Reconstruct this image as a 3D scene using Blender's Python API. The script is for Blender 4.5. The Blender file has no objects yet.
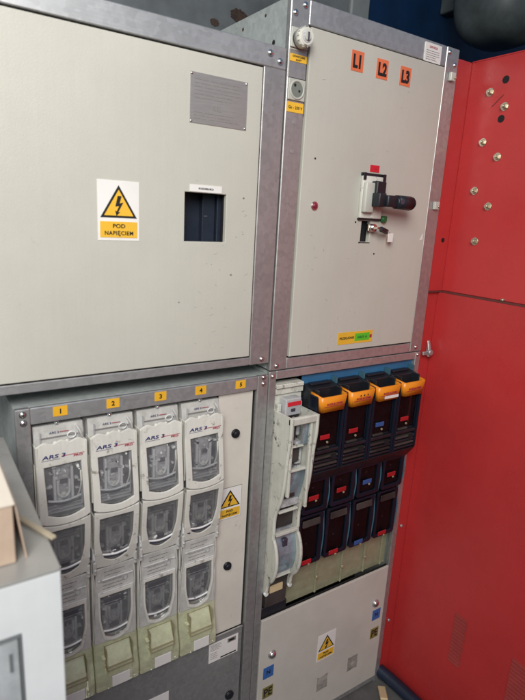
import bpy, bmesh, math, random
from mathutils import Vector, Matrix
random.seed(7)
C = bpy.context.scene.collection
SC = bpy.context.scene
PI = math.pi

# ------------------------------------------------------------------ materials
def srgb(r, g, b):
    def f(c):
        c /= 255.0
        return c/12.92 if c <= 0.04045 else ((c+0.055)/1.055)**2.4
    return (f(r), f(g), f(b), 1.0)

MATS = {}
def new_mat(name):
    m = bpy.data.materials.new(name); m.use_nodes = True
    nt = m.node_tree; nt.nodes.clear()
    out = nt.nodes.new('ShaderNodeOutputMaterial')
    MATS[name] = m
    return m, nt, out

def tex(nt, kind, scale, detail=4.0, rough=0.6, stretch=(1, 1, 1), dist=0.0):
    tc = nt.nodes.new('ShaderNodeTexCoord'); mp = nt.nodes.new('ShaderNodeMapping')
    mp.inputs['Scale'].default_value = stretch
    oi = nt.nodes.new('ShaderNodeObjectInfo'); ad = nt.nodes.new('ShaderNodeVectorMath'); ad.operation = 'ADD'
    mu = nt.nodes.new('ShaderNodeVectorMath'); mu.operation = 'SCALE'; mu.inputs['Scale'].default_value = 7.3
    nt.links.new(oi.outputs['Random'], mu.inputs[0]); nt.links.new(tc.outputs['Object'], ad.inputs[0]); nt.links.new(mu.outputs[0], ad.inputs[1])
    nt.links.new(ad.outputs[0], mp.inputs['Vector'])
    if kind == 'noise':
        n = nt.nodes.new('ShaderNodeTexNoise')
        n.inputs['Detail'].default_value = detail; n.inputs['Roughness'].default_value = rough
        n.inputs['Distortion'].default_value = dist
    else:
        n = nt.nodes.new('ShaderNodeTexVoronoi')
    n.inputs['Scale'].default_value = scale
    nt.links.new(mp.outputs['Vector'], n.inputs['Vector'])
    return n.outputs['Color'] if kind == 'voro' else n.outputs['Fac']

def ramp(nt, src, stops):
    r = nt.nodes.new('ShaderNodeValToRGB')
    e = r.color_ramp.elements
    while len(e) > 1: e.remove(e[-1])
    e[0].position, e[0].color = stops[0][0], stops[0][1]
    for p, c in stops[1:]:
        q = e.new(p); q.color = c
    nt.links.new(src, r.inputs['Fac'])
    return r.outputs['Color']

def mix(nt, fac, a, b, mode='MIX'):
    n = nt.nodes.new('ShaderNodeMix'); n.data_type = 'RGBA'; n.blend_type = mode
    for key, v in ((0, fac), (6, a), (7, b)):
        if hasattr(v, 'links') or hasattr(v, 'is_linked'): nt.links.new(v, n.inputs[key])
        else: n.inputs[key].default_value = v
    return n.outputs[2]

def g(v): return (v, v, v, 1)

def paint(name, col, rough=0.45, metallic=0.0, var=0.06, spots=0.0, spot_col=(0.05, 0.04, 0.03, 1), bump=0.03,
          bump_scale=260, stretch=(1, 1, 1), vscale=7, rvar=0.1, spec=0.5, streak=0.0, spot_scale=60, spot_lo=0.66, warp=0.0):
    m, nt, out = new_mat(name)
    p = nt.nodes.new('ShaderNodeBsdfPrincipled')
    nt.links.new(p.outputs[0], out.inputs[0])
    p.inputs['Metallic'].default_value = metallic
    p.inputs['Specular IOR Level'].default_value = spec
    big = tex(nt, 'noise', vscale, 5, 0.65, stretch)
    dark = tuple(c*(1-var*2.2) for c in col[:3])+(1,); light = tuple(min(1, c*(1+var)) for c in col[:3])+(1,)
    c = ramp(nt, big, [(0.3, dark), (0.7, light)])
    if streak:
        s = tex(nt, 'noise', 3, 8, 0.75, (40, 40, 1.2))
        c = mix(nt, streak, c, ramp(nt, s, [(0.35, tuple(x*0.55 for x in col[:3])+(1,)), (0.65, light)]))
    if spots:
        s = tex(nt, 'noise', spot_scale, 6, 0.7, (1, 1, 1), 0.6)
        s2 = tex(nt, 'noise', 5, 3)
        f = ramp(nt, s, [(spot_lo, g(0)), (spot_lo+0.07, g(1))])
        f = mix(nt, 1.0, f, ramp(nt, s2, [(0.42, g(0)), (0.62, g(spots))]), 'MULTIPLY')
        c = mix(nt, f, c, spot_col)
    nt.links.new(c, p.inputs['Base Color'])
    rn = tex(nt, 'noise', vscale*3, 6, 0.7, stretch)
    rr = ramp(nt, rn, [(0.3, g(max(0.03, rough-rvar))), (0.7, g(min(1, rough+rvar)))])
    nt.links.new(rr, p.inputs['Roughness'])
    if bump:
        b = nt.nodes.new('ShaderNodeBump'); b.inputs['Strength'].default_value = bump
        b.inputs['Distance'].default_value = 0.002
        nt.links.new(tex(nt, 'noise', bump_scale, 3, 0.5, stretch), b.inputs['Height'])
        nt.links.new(b.outputs[0], p.inputs['Normal'])
        if warp:     # sheet metal is never quite flat
            b2 = nt.nodes.new('ShaderNodeBump'); b2.inputs['Strength'].default_value = warp; b2.inputs['Distance'].default_value = 0.012
            nt.links.new(tex(nt, 'noise', 3.2, 1.5, 0.4), b2.inputs['Height']); nt.links.new(b2.outputs[0], b.inputs['Normal'])
    return m

def steel(name, col, stretch, rough=0.42, metallic=0.75, var=0.16):
    """galvanised sheet: zinc spangle, drawn scratches, dull stains"""
    m, nt, out = new_mat(name)
    p = nt.nodes.new('ShaderNodeBsdfPrincipled'); nt.links.new(p.outputs[0], out.inputs[0])
    p.inputs['Metallic'].default_value = metallic
    v = tex(nt, 'voro', 110)
    hsv = nt.nodes.new('ShaderNodeRGBToBW'); nt.links.new(v, hsv.inputs[0])
    s = tex(nt, 'noise', 9, 9, 0.8, stretch)
    st = tex(nt, 'noise', 6, 5, 0.65)
    d = lambda k: tuple(min(1, c*k) for c in col[:3])+(1,)
    c = ramp(nt, s, [(0.3, d(1-var*1.6)), (0.7, d(1+var))])
    c = mix(nt, 0.35, c, ramp(nt, hsv.outputs[0], [(0.2, d(0.75)), (0.8, d(1.25))]))
    c = mix(nt, 0.2, c, ramp(nt, st, [(0.35, d(0.6)), (0.65, d(1.2))]))
    nt.links.new(c, p.inputs['Base Color'])
    rr = ramp(nt, s, [(0.3, g(rough+0.13)), (0.7, g(rough-0.08))])
    nt.links.new(rr, p.inputs['Roughness'])
    b = nt.nodes.new('ShaderNodeBump'); b.inputs['Strength'].default_value = 0.10; b.inputs['Distance'].default_value = 0.001
    nt.links.new(s, b.inputs['Height']); nt.links.new(b.outputs[0], p.inputs['Normal'])
    return m

def clear(name, tint=(0.93, 0.94, 0.95, 1), milky=0.12, milk_col=(0.6, 0.6, 0.58, 1), rough=0.12, gloss=0.10, dirt=0.25, fres=0.35):
    """scuffed clear plastic cover"""
    m, nt, out = new_mat(name)
    t = nt.nodes.new('ShaderNodeBsdfTransparent'); t.inputs[0].default_value = tint
    gl = nt.nodes.new('ShaderNodeBsdfGlossy'); gl.inputs['Roughness'].default_value = rough
    gl.inputs['Color'].default_value = (0.9, 0.9, 0.9, 1)
    df = nt.nodes.new('ShaderNodeBsdfDiffuse'); df.inputs[0].default_value = milk_col
    fr = nt.nodes.new('ShaderNodeLayerWeight'); fr.inputs['Blend'].default_value = 0.35
    mth = nt.nodes.new('ShaderNodeMath'); mth.operation = 'MULTIPLY_ADD'
    nt.links.new(fr.outputs['Fresnel'], mth.inputs[0]); mth.inputs[1].default_value = fres; mth.inputs[2].default_value = gloss
    m1 = nt.nodes.new('ShaderNodeMixShader'); m2 = nt.nodes.new('ShaderNodeMixShader')
    n = tex(nt, 'noise', 35, 6, 0.7)
    mk = ramp(nt, n, [(0.35, g(milky)), (0.7, g(min(1, milky+dirt)))])
    nt.links.new(mk, m1.inputs[0]); nt.links.new(t.outputs[0], m1.inputs[1]); nt.links.new(df.outputs[0], m1.inputs[2])
    nt.links.new(mth.outputs[0], m2.inputs[0]); nt.links.new(m1.outputs[0], m2.inputs[1]); nt.links.new(gl.outputs[0], m2.inputs[2])
    nt.links.new(m2.outputs[0], out.inputs[0])
    b = nt.nodes.new('ShaderNodeBump'); b.inputs['Strength'].default_value = 0.25; b.inputs['Distance'].default_value = 0.002
    nt.links.new(tex(nt, 'noise', 60, 2), b.inputs['Height']); nt.links.new(b.outputs[0], gl.inputs['Normal'])
    return m

M = MATS
paint('door', (0.52, 0.51, 0.445, 1), 0.40, 0, 0.04, 0.45, (0.36, 0.33, 0.27, 1), 0.14, 420, spot_scale=34, spot_lo=0.655, vscale=2.2, streak=0.05, rvar=0.14, warp=0.35)
paint('panel', (0.56, 0.535, 0.475, 1), 0.5, 0, 0.05, 0.45, (0.30, 0.27, 0.22, 1), 0.08, 300, spot_scale=22, spot_lo=0.66)
steel('steel_h', (0.55, 0.55, 0.545, 1), (1.0, 45, 45))
steel('steel_v', (0.49, 0.485, 0.475, 1), (45, 45, 1.0))
steel('steel_side', (0.46, 0.50, 0.48, 1), (3, 3, 3), 0.5, 0.3)
steel('zinc_plate', (0.32, 0.32, 0.315, 1), (5, 5, 5), 0.5, 0.5, 0.10)
paint('panel_light', (0.66, 0.62, 0.54, 1), 0.5, 0, 0.05, 0.6, (0.34, 0.30, 0.25, 1), 0.08, 300, spot_scale=24, spot_lo=0.60)
paint('chrome', (0.75, 0.74, 0.72, 1), 0.22, 1.0, 0.03, bump=0)
paint('rust_spot', (0.075, 0.045, 0.032, 1), 0.8, 0, 0.3, 0.8, (0.03, 0.015, 0.01, 1), 0.4, 200, spot_scale=90, spot_lo=0.5)
paint('bolt_zinc', (0.62, 0.58, 0.45, 1), 0.33, 0.9, 0.10, bump=0.1)
paint('red', (0.50, 0.036, 0.036, 1), 0.34, 0, 0.08, 0.5, (0.24, 0.045, 0.04, 1), 0.10, 90, vscale=2.2, spot_scale=38, spot_lo=0.655, streak=0.05, rvar=0.16, warp=0.5)
paint('red_vent', (0.40, 0.055, 0.05, 1), 0.5, 0, 0.1)
paint('brown_edge', (0.12, 0.03, 0.025, 1), 0.5)
paint('white', (0.68, 0.67, 0.60, 1), 0.42, 0, 0.06, 0.9, (0.16, 0.14, 0.11, 1), 0.05, spot_scale=60, spot_lo=0.585, streak=0.18)
paint('white_dirty', (0.62, 0.62, 0.54, 1), 0.45, 0, 0.10, 1.0, (0.07, 0.06, 0.05, 1), 0.06, spot_scale=48, spot_lo=0.57, streak=0.22)
paint('white_clean', (0.74, 0.76, 0.76, 1), 0.45, 0, 0.04, 0.4, (0.5, 0.49, 0.46, 1), 0.05, spot_scale=25, spot_lo=0.66, streak=0.04)
paint('pane_grey', (0.48, 0.50, 0.51, 1), 0.3, 0, 0.15, 0.6, (0.25, 0.26, 0.26, 1), 0.1, vscale=14, streak=0.2)
paint('outline_grey', (0.16, 0.17, 0.175, 1), 0.5)
paint('gut_grey', (0.48, 0.48, 0.485, 1), 0.45, 0, 0.2, 0.8, (0.5, 0.5, 0.48, 1), 0.2, 90, spot_scale=30, spot_lo=0.55)
paint('gut_light', (0.78, 0.78, 0.76, 1), 0.35, 0, 0.15, 0.8, (0.08, 0.08, 0.08, 1), 0.2, 90, spot_scale=55, spot_lo=0.55)
paint('gut_mid', (0.60, 0.595, 0.60, 1), 0.35, 0, 0.25, 0.8, (0.06, 0.06, 0.065, 1), 0.3, 120, spot_scale=60, spot_lo=0.52, vscale=30)
paint('gut_dark', (0.055, 0.05, 0.075, 1), 0.35, 0, 0.15, bump=0)
paint('black', (0.012, 0.014, 0.019, 1), 0.42, 0, 0.15, 0.5, (0.06, 0.055, 0.05, 1), 0.05, spot_scale=40, spot_lo=0.62)
paint('black_gloss', (0.008, 0.012, 0.022, 1), 0.2, 0, 0.1, bump=0, rvar=0.05, spec=0.3)
paint('soot', (0.05, 0.042, 0.038, 1), 0.55, 0, 0.35, 0.6, (0.12, 0.10, 0.09, 1), 0.1)
paint('brown_dark', (0.10, 0.055, 0.05, 1), 0.4, 0, 0.3, bump=0)
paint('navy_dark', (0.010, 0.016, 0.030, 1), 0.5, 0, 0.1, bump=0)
paint('gap', (0.006, 0.006, 0.007, 1), 0.7, bump=0)
paint('ink', (0.015, 0.014, 0.014, 1), 0.45, bump=0)
paint('ink_grey', (0.22, 0.20, 0.19, 1), 0.5, bump=0)
paint('ink_blue', (0.03, 0.025, 0.14, 1), 0.45, bump=0)
paint('ink_red', (0.38, 0.03, 0.06, 1), 0.45, bump=0)
paint('yellow', (0.80, 0.46, 0.04, 1), 0.42, 0, 0.05, bump=0)
paint('tag_yellow', (0.80, 0.43, 0.03, 1), 0.42, 0, 0.05, bump=0)
paint('sticker', (0.78, 0.76, 0.72, 1), 0.4, 0, 0.03, bump=0)
paint('sticker_orange', (0.72, 0.17, 0.07, 1), 0.45, 0, 0.05, bump=0)
paint('sticker_blue', (0.04, 0.13, 0.38, 1), 0.45, 0, 0.08, bump=0)
paint('sticker_olive', (0.22, 0.19, 0.05, 1), 0.5, 0, 0.2, bump=0)
paint('sticker_green', (0.10, 0.52, 0.03, 1), 0.45, 0, 0.05, bump=0)
paint('sticker_red', (0.62, 0.02, 0.035, 1), 0.4, 0, 0.05, bump=0)
paint('residue', (0.34, 0.32, 0.28, 1), 0.6, 0, 0.25, 0.9, (0.52, 0.48, 0.42, 1), 0.1, spot_scale=50, spot_lo=0.5, vscale=40)
paint('orange', (0.80, 0.27, 0.015, 1), 0.32, 0, 0.05, 0.3, (0.25, 0.08, 0.02, 1), 0.03, spot_scale=50)
paint('tab_red', (0.40, 0.015, 0.02, 1), 0.35, 0, 0.1, bump=0)
paint('tab_blue', (0.03, 0.10, 0.30, 1), 0.35, 0, 0.1, bump=0)
paint('blue_plate', (0.035, 0.15, 0.30, 1), 0.45, 0, 0.1)
paint('alu_plate', (0.52, 0.49, 0.46, 1), 0.38, 0.7, 0.06, bump=0.05, stretch=(1, 1, 25), vscale=20)
paint('socket', (0.52, 0.52, 0.46, 1), 0.4, 0, 0.08)
paint('socket_dark', (0.20, 0.22, 0.19, 1), 0.4, 0, 0.08)
paint('led', (0.22, 0.02, 0.04, 1), 0.12, 0, 0.1, bump=0)
paint('green_part', (0.02, 0.13, 0.04, 1), 0.4, bump=0)
paint('cardboard', (0.52, 0.39, 0.29, 1), 0.8, 0, 0.12, 0.3, (0.4, 0.27, 0.18, 1), 0.15, 90)
paint('cardboard_top', (0.78, 0.70, 0.58, 1), 0.8, 0, 0.05, bump=0.15, bump_scale=90)
paint('wood', (0.46, 0.40, 0.28, 1), 0.6, 0, 0.12, stretch=(1, 1, 1))
paint('grey_top', (0.36, 0.355, 0.33, 1), 0.32, 0.2, 0.07, 0.6, (0.42, 0.40, 0.36, 1), 0.05, spot_scale=14, spot_lo=0.55)
paint('hose', (0.012, 0.022, 0.045, 1), 0.4, 0, 0.2)
paint('wall_grey', (0.15, 0.165, 0.17, 1), 0.55, 0, 0.2, 0.9, (0.06, 0.03, 0.018, 1), 0.1, spot_scale=9, spot_lo=0.64, vscale=4)
paint('wall_navy', (0.004, 0.028, 0.085, 1), 0.6, 0, 0.25, bump=0.1, vscale=3, spec=0.25)
paint('wall_pillar', (0.24, 0.26, 0.26, 1), 0.5, 0, 0.1)
paint('tank_grey', (0.085, 0.105, 0.11, 1), 0.5, 0, 0.25)
paint('ground', (0.10, 0.10, 0.095, 1), 0.85, 0, 0.2, 0.7, (0.2, 0.19, 0.17, 1), 0.4, 60)
paint('rust', (0.07, 0.025, 0.012, 1), 0.8, 0, 0.3)
paint('bronze', (0.42, 0.38, 0.24, 1), 0.4, 0.4)
paint('gold', (0.66, 0.52, 0.30, 1), 0.4, 0)
clear('clear', tint=(0.97, 0.97, 0.98, 1), milky=0.07, dirt=0.10, gloss=0.07, fres=0.5)
clear('clear_milky', milky=0.55, milk_col=(0.74, 0.73, 0.68, 1), dirt=0.3, gloss=0.10, rough=0.2)
clear('clear_yellow', tint=(0.98, 0.99, 0.86, 1), milky=0.40, milk_col=(0.90, 0.91, 0.62, 1), dirt=0.25, gloss=0.13, rough=0.15)
clear('clear_olive', tint=(0.80, 0.80, 0.60, 1), milky=0.45, milk_col=(0.45, 0.45, 0.30, 1), dirt=0.2, gloss=0.05, rough=0.2)
clear('smoked', tint=(0.50, 0.42, 0.42, 1), milky=0.06, milk_col=(0.035, 0.035, 0.04, 1), dirt=0.12, fres=0.06, gloss=0.01, rough=0.2)
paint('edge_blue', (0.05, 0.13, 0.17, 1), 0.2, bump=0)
clear('clear_blue', tint=(0.80, 0.88, 0.93, 1), milky=0.25, milk_col=(0.40, 0.50, 0.56, 1), dirt=0.3, gloss=0.12, rough=0.1)

# ------------------------------------------------------------------ mesh builder
RX = Matrix.Rotation(PI/2, 4, 'X')
class MB:
    """collects shapes in world coordinates, then links them as ONE mesh object"""
    def __init__(s): s.bm = bmesh.new(); s.mats = []
    def mi(s, name):
        if name not in s.mats: s.mats.append(name)
        return s.mats.index(name)
    def take(s, bm, mat, smooth=False):
        me = bpy.data.meshes.new('tmp'); bm.to_mesh(me); bm.free()
        s.take_mesh(me, mat, smooth)
    def take_mesh(s, me, mat, smooth=False):
        n = len(s.bm.faces); s.bm.from_mesh(me); s.bm.faces.ensure_lookup_table()
        i = s.mi(mat)
        for f in s.bm.faces[n:]: f.material_index = i; f.smooth = smooth
        bpy.data.meshes.remove(me)
    def box(s, x0, x1, y0, y1, z0, z1, mat, bev=0.0, rot=None, seg=1):
        bm = bmesh.new(); bmesh.ops.create_cube(bm, size=1)
        d = Vector((abs(x1-x0), abs(y1-y0), abs(z1-z0))); c = Vector(((x0+x1)/2, (y0+y1)/2, (z0+z1)/2))
        for v in bm.verts: v.co = Vector((v.co.x*d.x, v.co.y*d.y, v.co.z*d.z))
        if bev: bmesh.ops.bevel(bm, geom=bm.edges[:], offset=min(bev, min(d)*0.45), segments=seg, profile=0.6, affect='EDGES')
        if rot: bmesh.ops.transform(bm, matrix=rot, verts=bm.verts)
        for v in bm.verts: v.co += c
        s.take(bm, mat, bool(bev) and seg > 1); return s
    def cyl(s, p0, p1, r, mat, r2=None, seg=28, bev=0.0, smooth=True):
        p0, p1 = Vector(p0), Vector(p1); L = (p1-p0).length
        bm = bmesh.new(); bmesh.ops.create_cone(bm, cap_ends=True, segments=seg, radius1=r, radius2=r if r2 is None else r2, depth=L)
        if bev:
            es = [e for e in bm.edges if abs(e.verts[0].co.z-e.verts[1].co.z) < 1e-6]
            bmesh.ops.bevel(bm, geom=es, offset=bev, segments=2, affect='EDGES')
        q = (p1-p0).normalized().to_track_quat('Z', 'Y').to_matrix().to_4x4()
        bmesh.ops.transform(bm, matrix=Matrix.Translation((p0+p1)/2) @ q, verts=bm.verts)
        me = bpy.data.meshes.new('t'); bm.to_mesh(me); bm.free()
        n = len(s.bm.faces); s.take_mesh(me, mat, False)
        ax = (p1-p0).normalized(); s.bm.faces.ensure_lookup_table()
        for f in s.bm.faces[n:]:
            f.normal_update()
            f.smooth = smooth and abs(f.normal.dot(ax)) < 0.9
        return s
    def dome(s, c, r, h, mat, seg=16):
        """rivet / bolt head bulging towards -Y"""
        bm = bmesh.new(); bmesh.ops.create_uvsphere(bm, u_segments=seg, v_segments=10, radius=1)
        bmesh.ops.bisect_plane(bm, geom=bm.verts[:]+bm.edges[:]+bm.faces[:], plane_co=(0, 0, -0.02), plane_no=(0, 0, 1), clear_inner=True)
        for v in bm.verts: v.co = Vector((v.co.x*r, v.co.y*r, v.co.z*h))
        bmesh.ops.transform(bm, matrix=Matrix.Translation(Vector(c)) @ RX, verts=bm.verts)
        s.take(bm, mat, True); return s
    def flat(s, loops, y0, y1, mat, bev=0.0, post=None, cuts=None, smooth=False, res=8):
        """solid plate: xz outline loops (later ones are holes) from front y0 to back y1"""
        cu = bpy.data.curves.new('c', 'CURVE'); cu.dimensions = '2D'; cu.fill_mode = 'BOTH'
        for L in loops:
            sp = cu.splines.new('POLY'); sp.points.add(len(L)-1)
            for i, (x, z) in enumerate(L): sp.points[i].co = (x, z, 0, 1)
            sp.use_cyclic_u = True
        t = abs(y1-y0)/2; bev = min(bev, t*0.9)
        cu.extrude = t-bev; cu.bevel_depth = bev; cu.offset = -bev; cu.bevel_resolution = 1
        o = bpy.data.objects.new('c', cu); me = bpy.data.meshes.new_from_object(o)
        bpy.data.objects.remove(o); bpy.data.curves.remove(cu)
        me.transform(Matrix.Translation((0, (y0+y1)/2, 0)) @ RX)
        if cuts or post:
            bm = bmesh.new(); bm.from_mesh(me)
            bmesh.ops.remove_doubles(bm, verts=bm.verts, dist=1e-6)
            for z in cuts or []:
                bmesh.ops.bisect_plane(bm, geom=bm.verts[:]+bm.edges[:]+bm.faces[:], plane_co=(0, 0, z), plane_no=(0, 0, 1))
            if post:
                for v in bm.verts: v.co = Vector(post(v.co.x, v.co.y, v.co.z))
            bm.to_mesh(me); bm.free()
        me.materials.clear()
        s.take_mesh(me, mat, smooth); return s
    def side(s, prof, x0, x1, mat, bev=0.0, smooth=False):
        """solid with a (y, z) profile, running from x0 to x1"""
        bm = bmesh.new()
        a = [bm.verts.new((x0, y, z)) for y, z in prof]; f = bm.faces.new(a)
        r = bmesh.ops.extrude_face_region(bm, geom=[f])
        for v in r['geom']:
            if isinstance(v, bmesh.types.BMVert): v.co.x = x1
        bmesh.ops.recalc_face_normals(bm, faces=bm.faces)
        if bev: bmesh.ops.bevel(bm, geom=bm.edges[:], offset=bev, segments=1, affect='EDGES')
        s.take(bm, mat, smooth); return s
    def tube(s, pts, r, mat, seg=10):
        cu = bpy.data.curves.new('c', 'CURVE'); cu.dimensions = '3D'; cu.bevel_depth = r; cu.bevel_resolution = max(1, seg//4); cu.use_fill_caps = True
        sp = cu.splines.new('BEZIER'); sp.bezier_points.add(len(pts)-1)
        for i, p in enumerate(pts):
            b = sp.bezier_points[i]; b.co = p; b.handle_left_type = b.handle_right_type = 'AUTO'
        cu.resolution_u = 8
        o = bpy.data.objects.new('c', cu); me = bpy.data.meshes.new_from_object(o)
        bpy.data.objects.remove(o); bpy.data.curves.remove(cu)
        s.take_mesh(me, mat, True); return s
    def torus(s, c, R, r, mat, a0=0, a1=2*PI, n=20, sz=1.0):
        pts = [(c[0]+R*math.cos(a0+(a1-a0)*i/n), c[1], c[2]+sz*R*math.sin(a0+(a1-a0)*i/n)) for i in range(n+1)]
        return s.tube(pts, r, mat)
    def text(s, body, x, z, y, h, mat, align='CENTER', bold=0.0, sx=1.0, shear=0.0, m4=None, sp=1.0):
        """lettering facing -Y, cap height h, baseline at z"""
        cu = bpy.data.curves.new('t', 'FONT'); cu.body = body; cu.size = h/0.70; cu.align_x = align
        cu.extrude = 0.0003; cu.offset = bold; cu.resolution_u = 3; cu.shear = shear; cu.space_character = sp
        o = bpy.data.objects.new('t', cu); me = bpy.data.meshes.new_from_object(o)
        bpy.data.objects.remove(o); bpy.data.curves.remove(cu)
        me.transform(Matrix.Translation((x, y, z)) @ (m4 or Matrix.Identity(4)) @ RX @ Matrix.Diagonal((sx, 1, 1, 1)))
        me.materials.clear()
        s.take_mesh(me, mat); return s
    def build(s, name, parent=None, org=None):
        me = bpy.data.meshes.new(name); 
        if parent is not None:
            r = parent
            while r.parent: r = r.parent
            org = Vector(r.location)
        org = Vector(org) if org is not None else Vector((0, 0, 0))
        bmesh.ops.transform(s.bm, matrix=Matrix.Translation(-org), verts=s.bm.verts)
        s.bm.to_mesh(me); s.bm.free()
        for m in s.mats: me.materials.append(MATS[m])
        o = bpy.data.objects.new(name, me); C.objects.link(o)
        if parent is not None: o.parent = parent
        else: o.location = org
        return o

def build_each(m, name, parent):
    """every loose piece of the collected shapes becomes a part of its own"""
    bm = m.bm; bm.faces.ensure_lookup_table(); seen = set(); out = []
    for f in bm.faces:
        if f.index in seen: continue
        st = [f]; grp = []; seen.add(f.index)
        while st:
            q = st.pop(); grp.append(q.index)
            for e in q.edges:
                for h in e.link_faces:
                    if h.index not in seen: seen.add(h.index); st.append(h)
        out.append(set(grp))
    r = parent
    while r.parent: r = r.parent
    for grp in out:
        b = bm.copy(); b.faces.ensure_lookup_table()
        bmesh.ops.delete(b, geom=[f for f in b.faces if f.index not in grp], context='FACES')
        bmesh.ops.transform(b, matrix=Matrix.Translation(-Vector(r.location)), verts=b.verts)
        me = bpy.data.meshes.new(name); b.to_mesh(me); b.free()
        for k in m.mats: me.materials.append(MATS[k])
        o = bpy.data.objects.new(name, me); C.objects.link(o); o.parent = parent
    bm.free()

def tag(o, label=None, cat=None, group=None, kind=None):
    if label: o['label'] = label
    if cat: o['category'] = cat
    if group: o['group'] = group
    if kind: o['kind'] = kind
    return o
def thing(name, loc, label, cat, group=None):
    o = bpy.data.objects.new(name, None); o.location = loc; o.empty_display_size = 0.05; C.objects.link(o)
    return tag(o, label, cat, group)
def copy_tree(o, parent=None):
    c = o.copy(); C.objects.link(c); c.parent = parent
    for ch in list(o.children): copy_tree(ch, c)
    return c
def rect(x0, x1, z0, z1): return [(x0, z0), (x1, z0), (x1, z1), (x0, z1)]
def rrect(x0, x1, z0, z1, r, n=4):
    P = []
    for cx, cz, a in ((x1-r, z1-r, 0), (x0+r, z1-r, PI/2), (x0+r, z0+r, PI), (x1-r, z0+r, 1.5*PI)):
        for i in range(n+1): P.append((cx+r*math.cos(a+PI/2*i/n), cz+r*math.sin(a+PI/2*i/n)))
    return P

def warning_sign(x0, x1, z0, z1, y, parent, label=None, side=None):
    """white sticker: yellow triangle with a lightning arrow over a yellow caption"""
    W, H = x1-x0, z1-z0; m = MB()
    m.flat([rect(x0, x1, z0, z1)], y-0.0008, y, 'sticker')
    if side: m.flat([rect(x0-0.0008, x1+0.0008, z0-0.0008, z1+0.0008)], y-0.0004, y, 'ink')
    cx = (x0+x1)/2
    def tri(k, top, bot):   # triangle with outer size k
        return [(cx-W*0.44*k, bot), (cx+W*0.44*k, bot), (cx, top)]
    zb, zt = z0+H*0.385, z0+H*0.925
    m.flat([tri(1, zt, zb)], y-0.0014, y-0.0008, 'ink')
    m.flat([tri(0.80, zt-H*0.075, zb+H*0.035)], y-0.0020, y-0.0014, 'yellow')
    bx, bz, k = cx, z0+H*0.60, W*0.30
    bolt = [(-.10, .80), (.22, .80), (.05, .22), (.36, .30), (-.08, -.50), (.10, -.46), (-.22, -.78), (-.33, -.36), (-.20, -.44), (.02, .02), (-.30, -.04)]
    m.flat([[(bx+px*k*0.95, bz-0.02*H+pz*k*0.95) for px, pz in bolt]], y-0.0026, y-0.0020, 'ink')
    m.flat([rect(x0+W*0.05, x1-W*0.05, z0+H*0.05, z0+H*0.32)], y-0.0014, y-0.0008, 'yellow')
    m.text('POD', cx, z0+H*0.215, y-0.0017, H*0.066, 'ink', bold=H*0.0018, sx=1.15)
    m.text('NAPIĘCIEM', cx, z0+H*0.095, y-0.0017, H*0.066, 'ink', bold=H*0.0018, sx=0.98, sp=1.12)
    o = m.build('warning_sign', parent)
    if label: o['label'] = label
    return o
def lines(m, x0, x1, z0, z1, n, y, mat, h=0.0012, seed=1, ragged=0.3):
    """rows of print too small to read"""
    r = random.Random(seed)
    for i in range(n):
        z = z1-(i+0.5)*(z1-z0)/n; x = x0; xe = x1-(x1-x0)*r.random()*ragged
        while x < xe:
            w = min(xe-x, (x1-x0)*(0.06+0.16*r.random()))
            m.box(x, x+w, y-0.0003, y, z-h/2, z+h/2, mat); x += w+(x1-x0)*0.025

# ------------------------------------------------------------------ setting
ZF = -1.125
tag(MB().box(-4, 3, -4, 1.4, ZF-0.05, ZF, 'ground').build('floor'), kind='structure')
w = MB(); w.box(-3, 0.83, 0.80, 0.86, ZF, 2.6, 'wall_grey')
tag(w.build('wall'), 'grey rust-flecked steel sheet wall rising behind the cabinets', 'wall')
w = MB(); w.box(0.83, 0.925, 0.785, 0.86, ZF, 2.6, 'wall_pillar', 0.006)
tag(w.build('pillar'), 'pale grey upright post between the grey wall and the dark blue wall', 'post')
w = MB(); w.box(0.925, 3.2, 0.80, 0.86, ZF, 2.6, 'wall_navy')
tag(w.build('wall'), 'dark navy blue wall behind and above the red enclosure', 'wall')
# rust blotch growths on the grey wall
for cx, cz, r, lb in ((0.347, 0.994, 0.034, 'larger brown flaking rust patch on the grey wall, beside the top of the right cabinet'), (0.255, 0.955, 0.017, 'smaller brown rust patch on the grey wall just above the left cabinet')):
    L = [(cx+r*(0.85+0.3*random.random())*math.cos(a*PI/13), cz+0.7*r*(0.7+0.3*random.random())*math.sin(a*PI/13)) for a in range(26)]
    m = MB(); m.flat([L], 0.797, 0.80, 'rust_spot'); tag(m.build('rust_patch', None, (cx, 0.8, cz)), lb, 'rust', 'rust patches on the grey wall')

# ------------------------------------------------------------------ upper left cabinet
def shell(m, x0, x1, z0, z1, depth, y0=0.0):
    t = 0.003
    m.box(x0, x0+t, y0+0.012, depth, z0+0.002, z1-0.002, 'steel_side')
    m.box(x1-t, x1, y0+0.012, depth, z0+0.002, z1-0.002, 'steel_side')
    m.box(x0+t, x1-t, y0+0.012, depth, z1-t-0.002, z1-0.002, 'steel_side')
    m.box(x0+t, x1-t, y0+0.012, depth, z0+0.002, z0+t+0.002, 'steel_side')
    m.box(x0+t, x1-t, depth-t, depth, z0+t+0.004, z1-t-0.004, 'steel_side')

def rivets(parent, pts, y=0.0, r=0.0052, name='rivet'):
    for x, z in pts:
        m = MB(); m.cyl((x, y, z), (x, y-0.0008, z), r*1.25, 'chrome', seg=18); m.dome((x, y-0.0008, z), r, r*0.6, 'chrome')
        m.build(name, parent)

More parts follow.
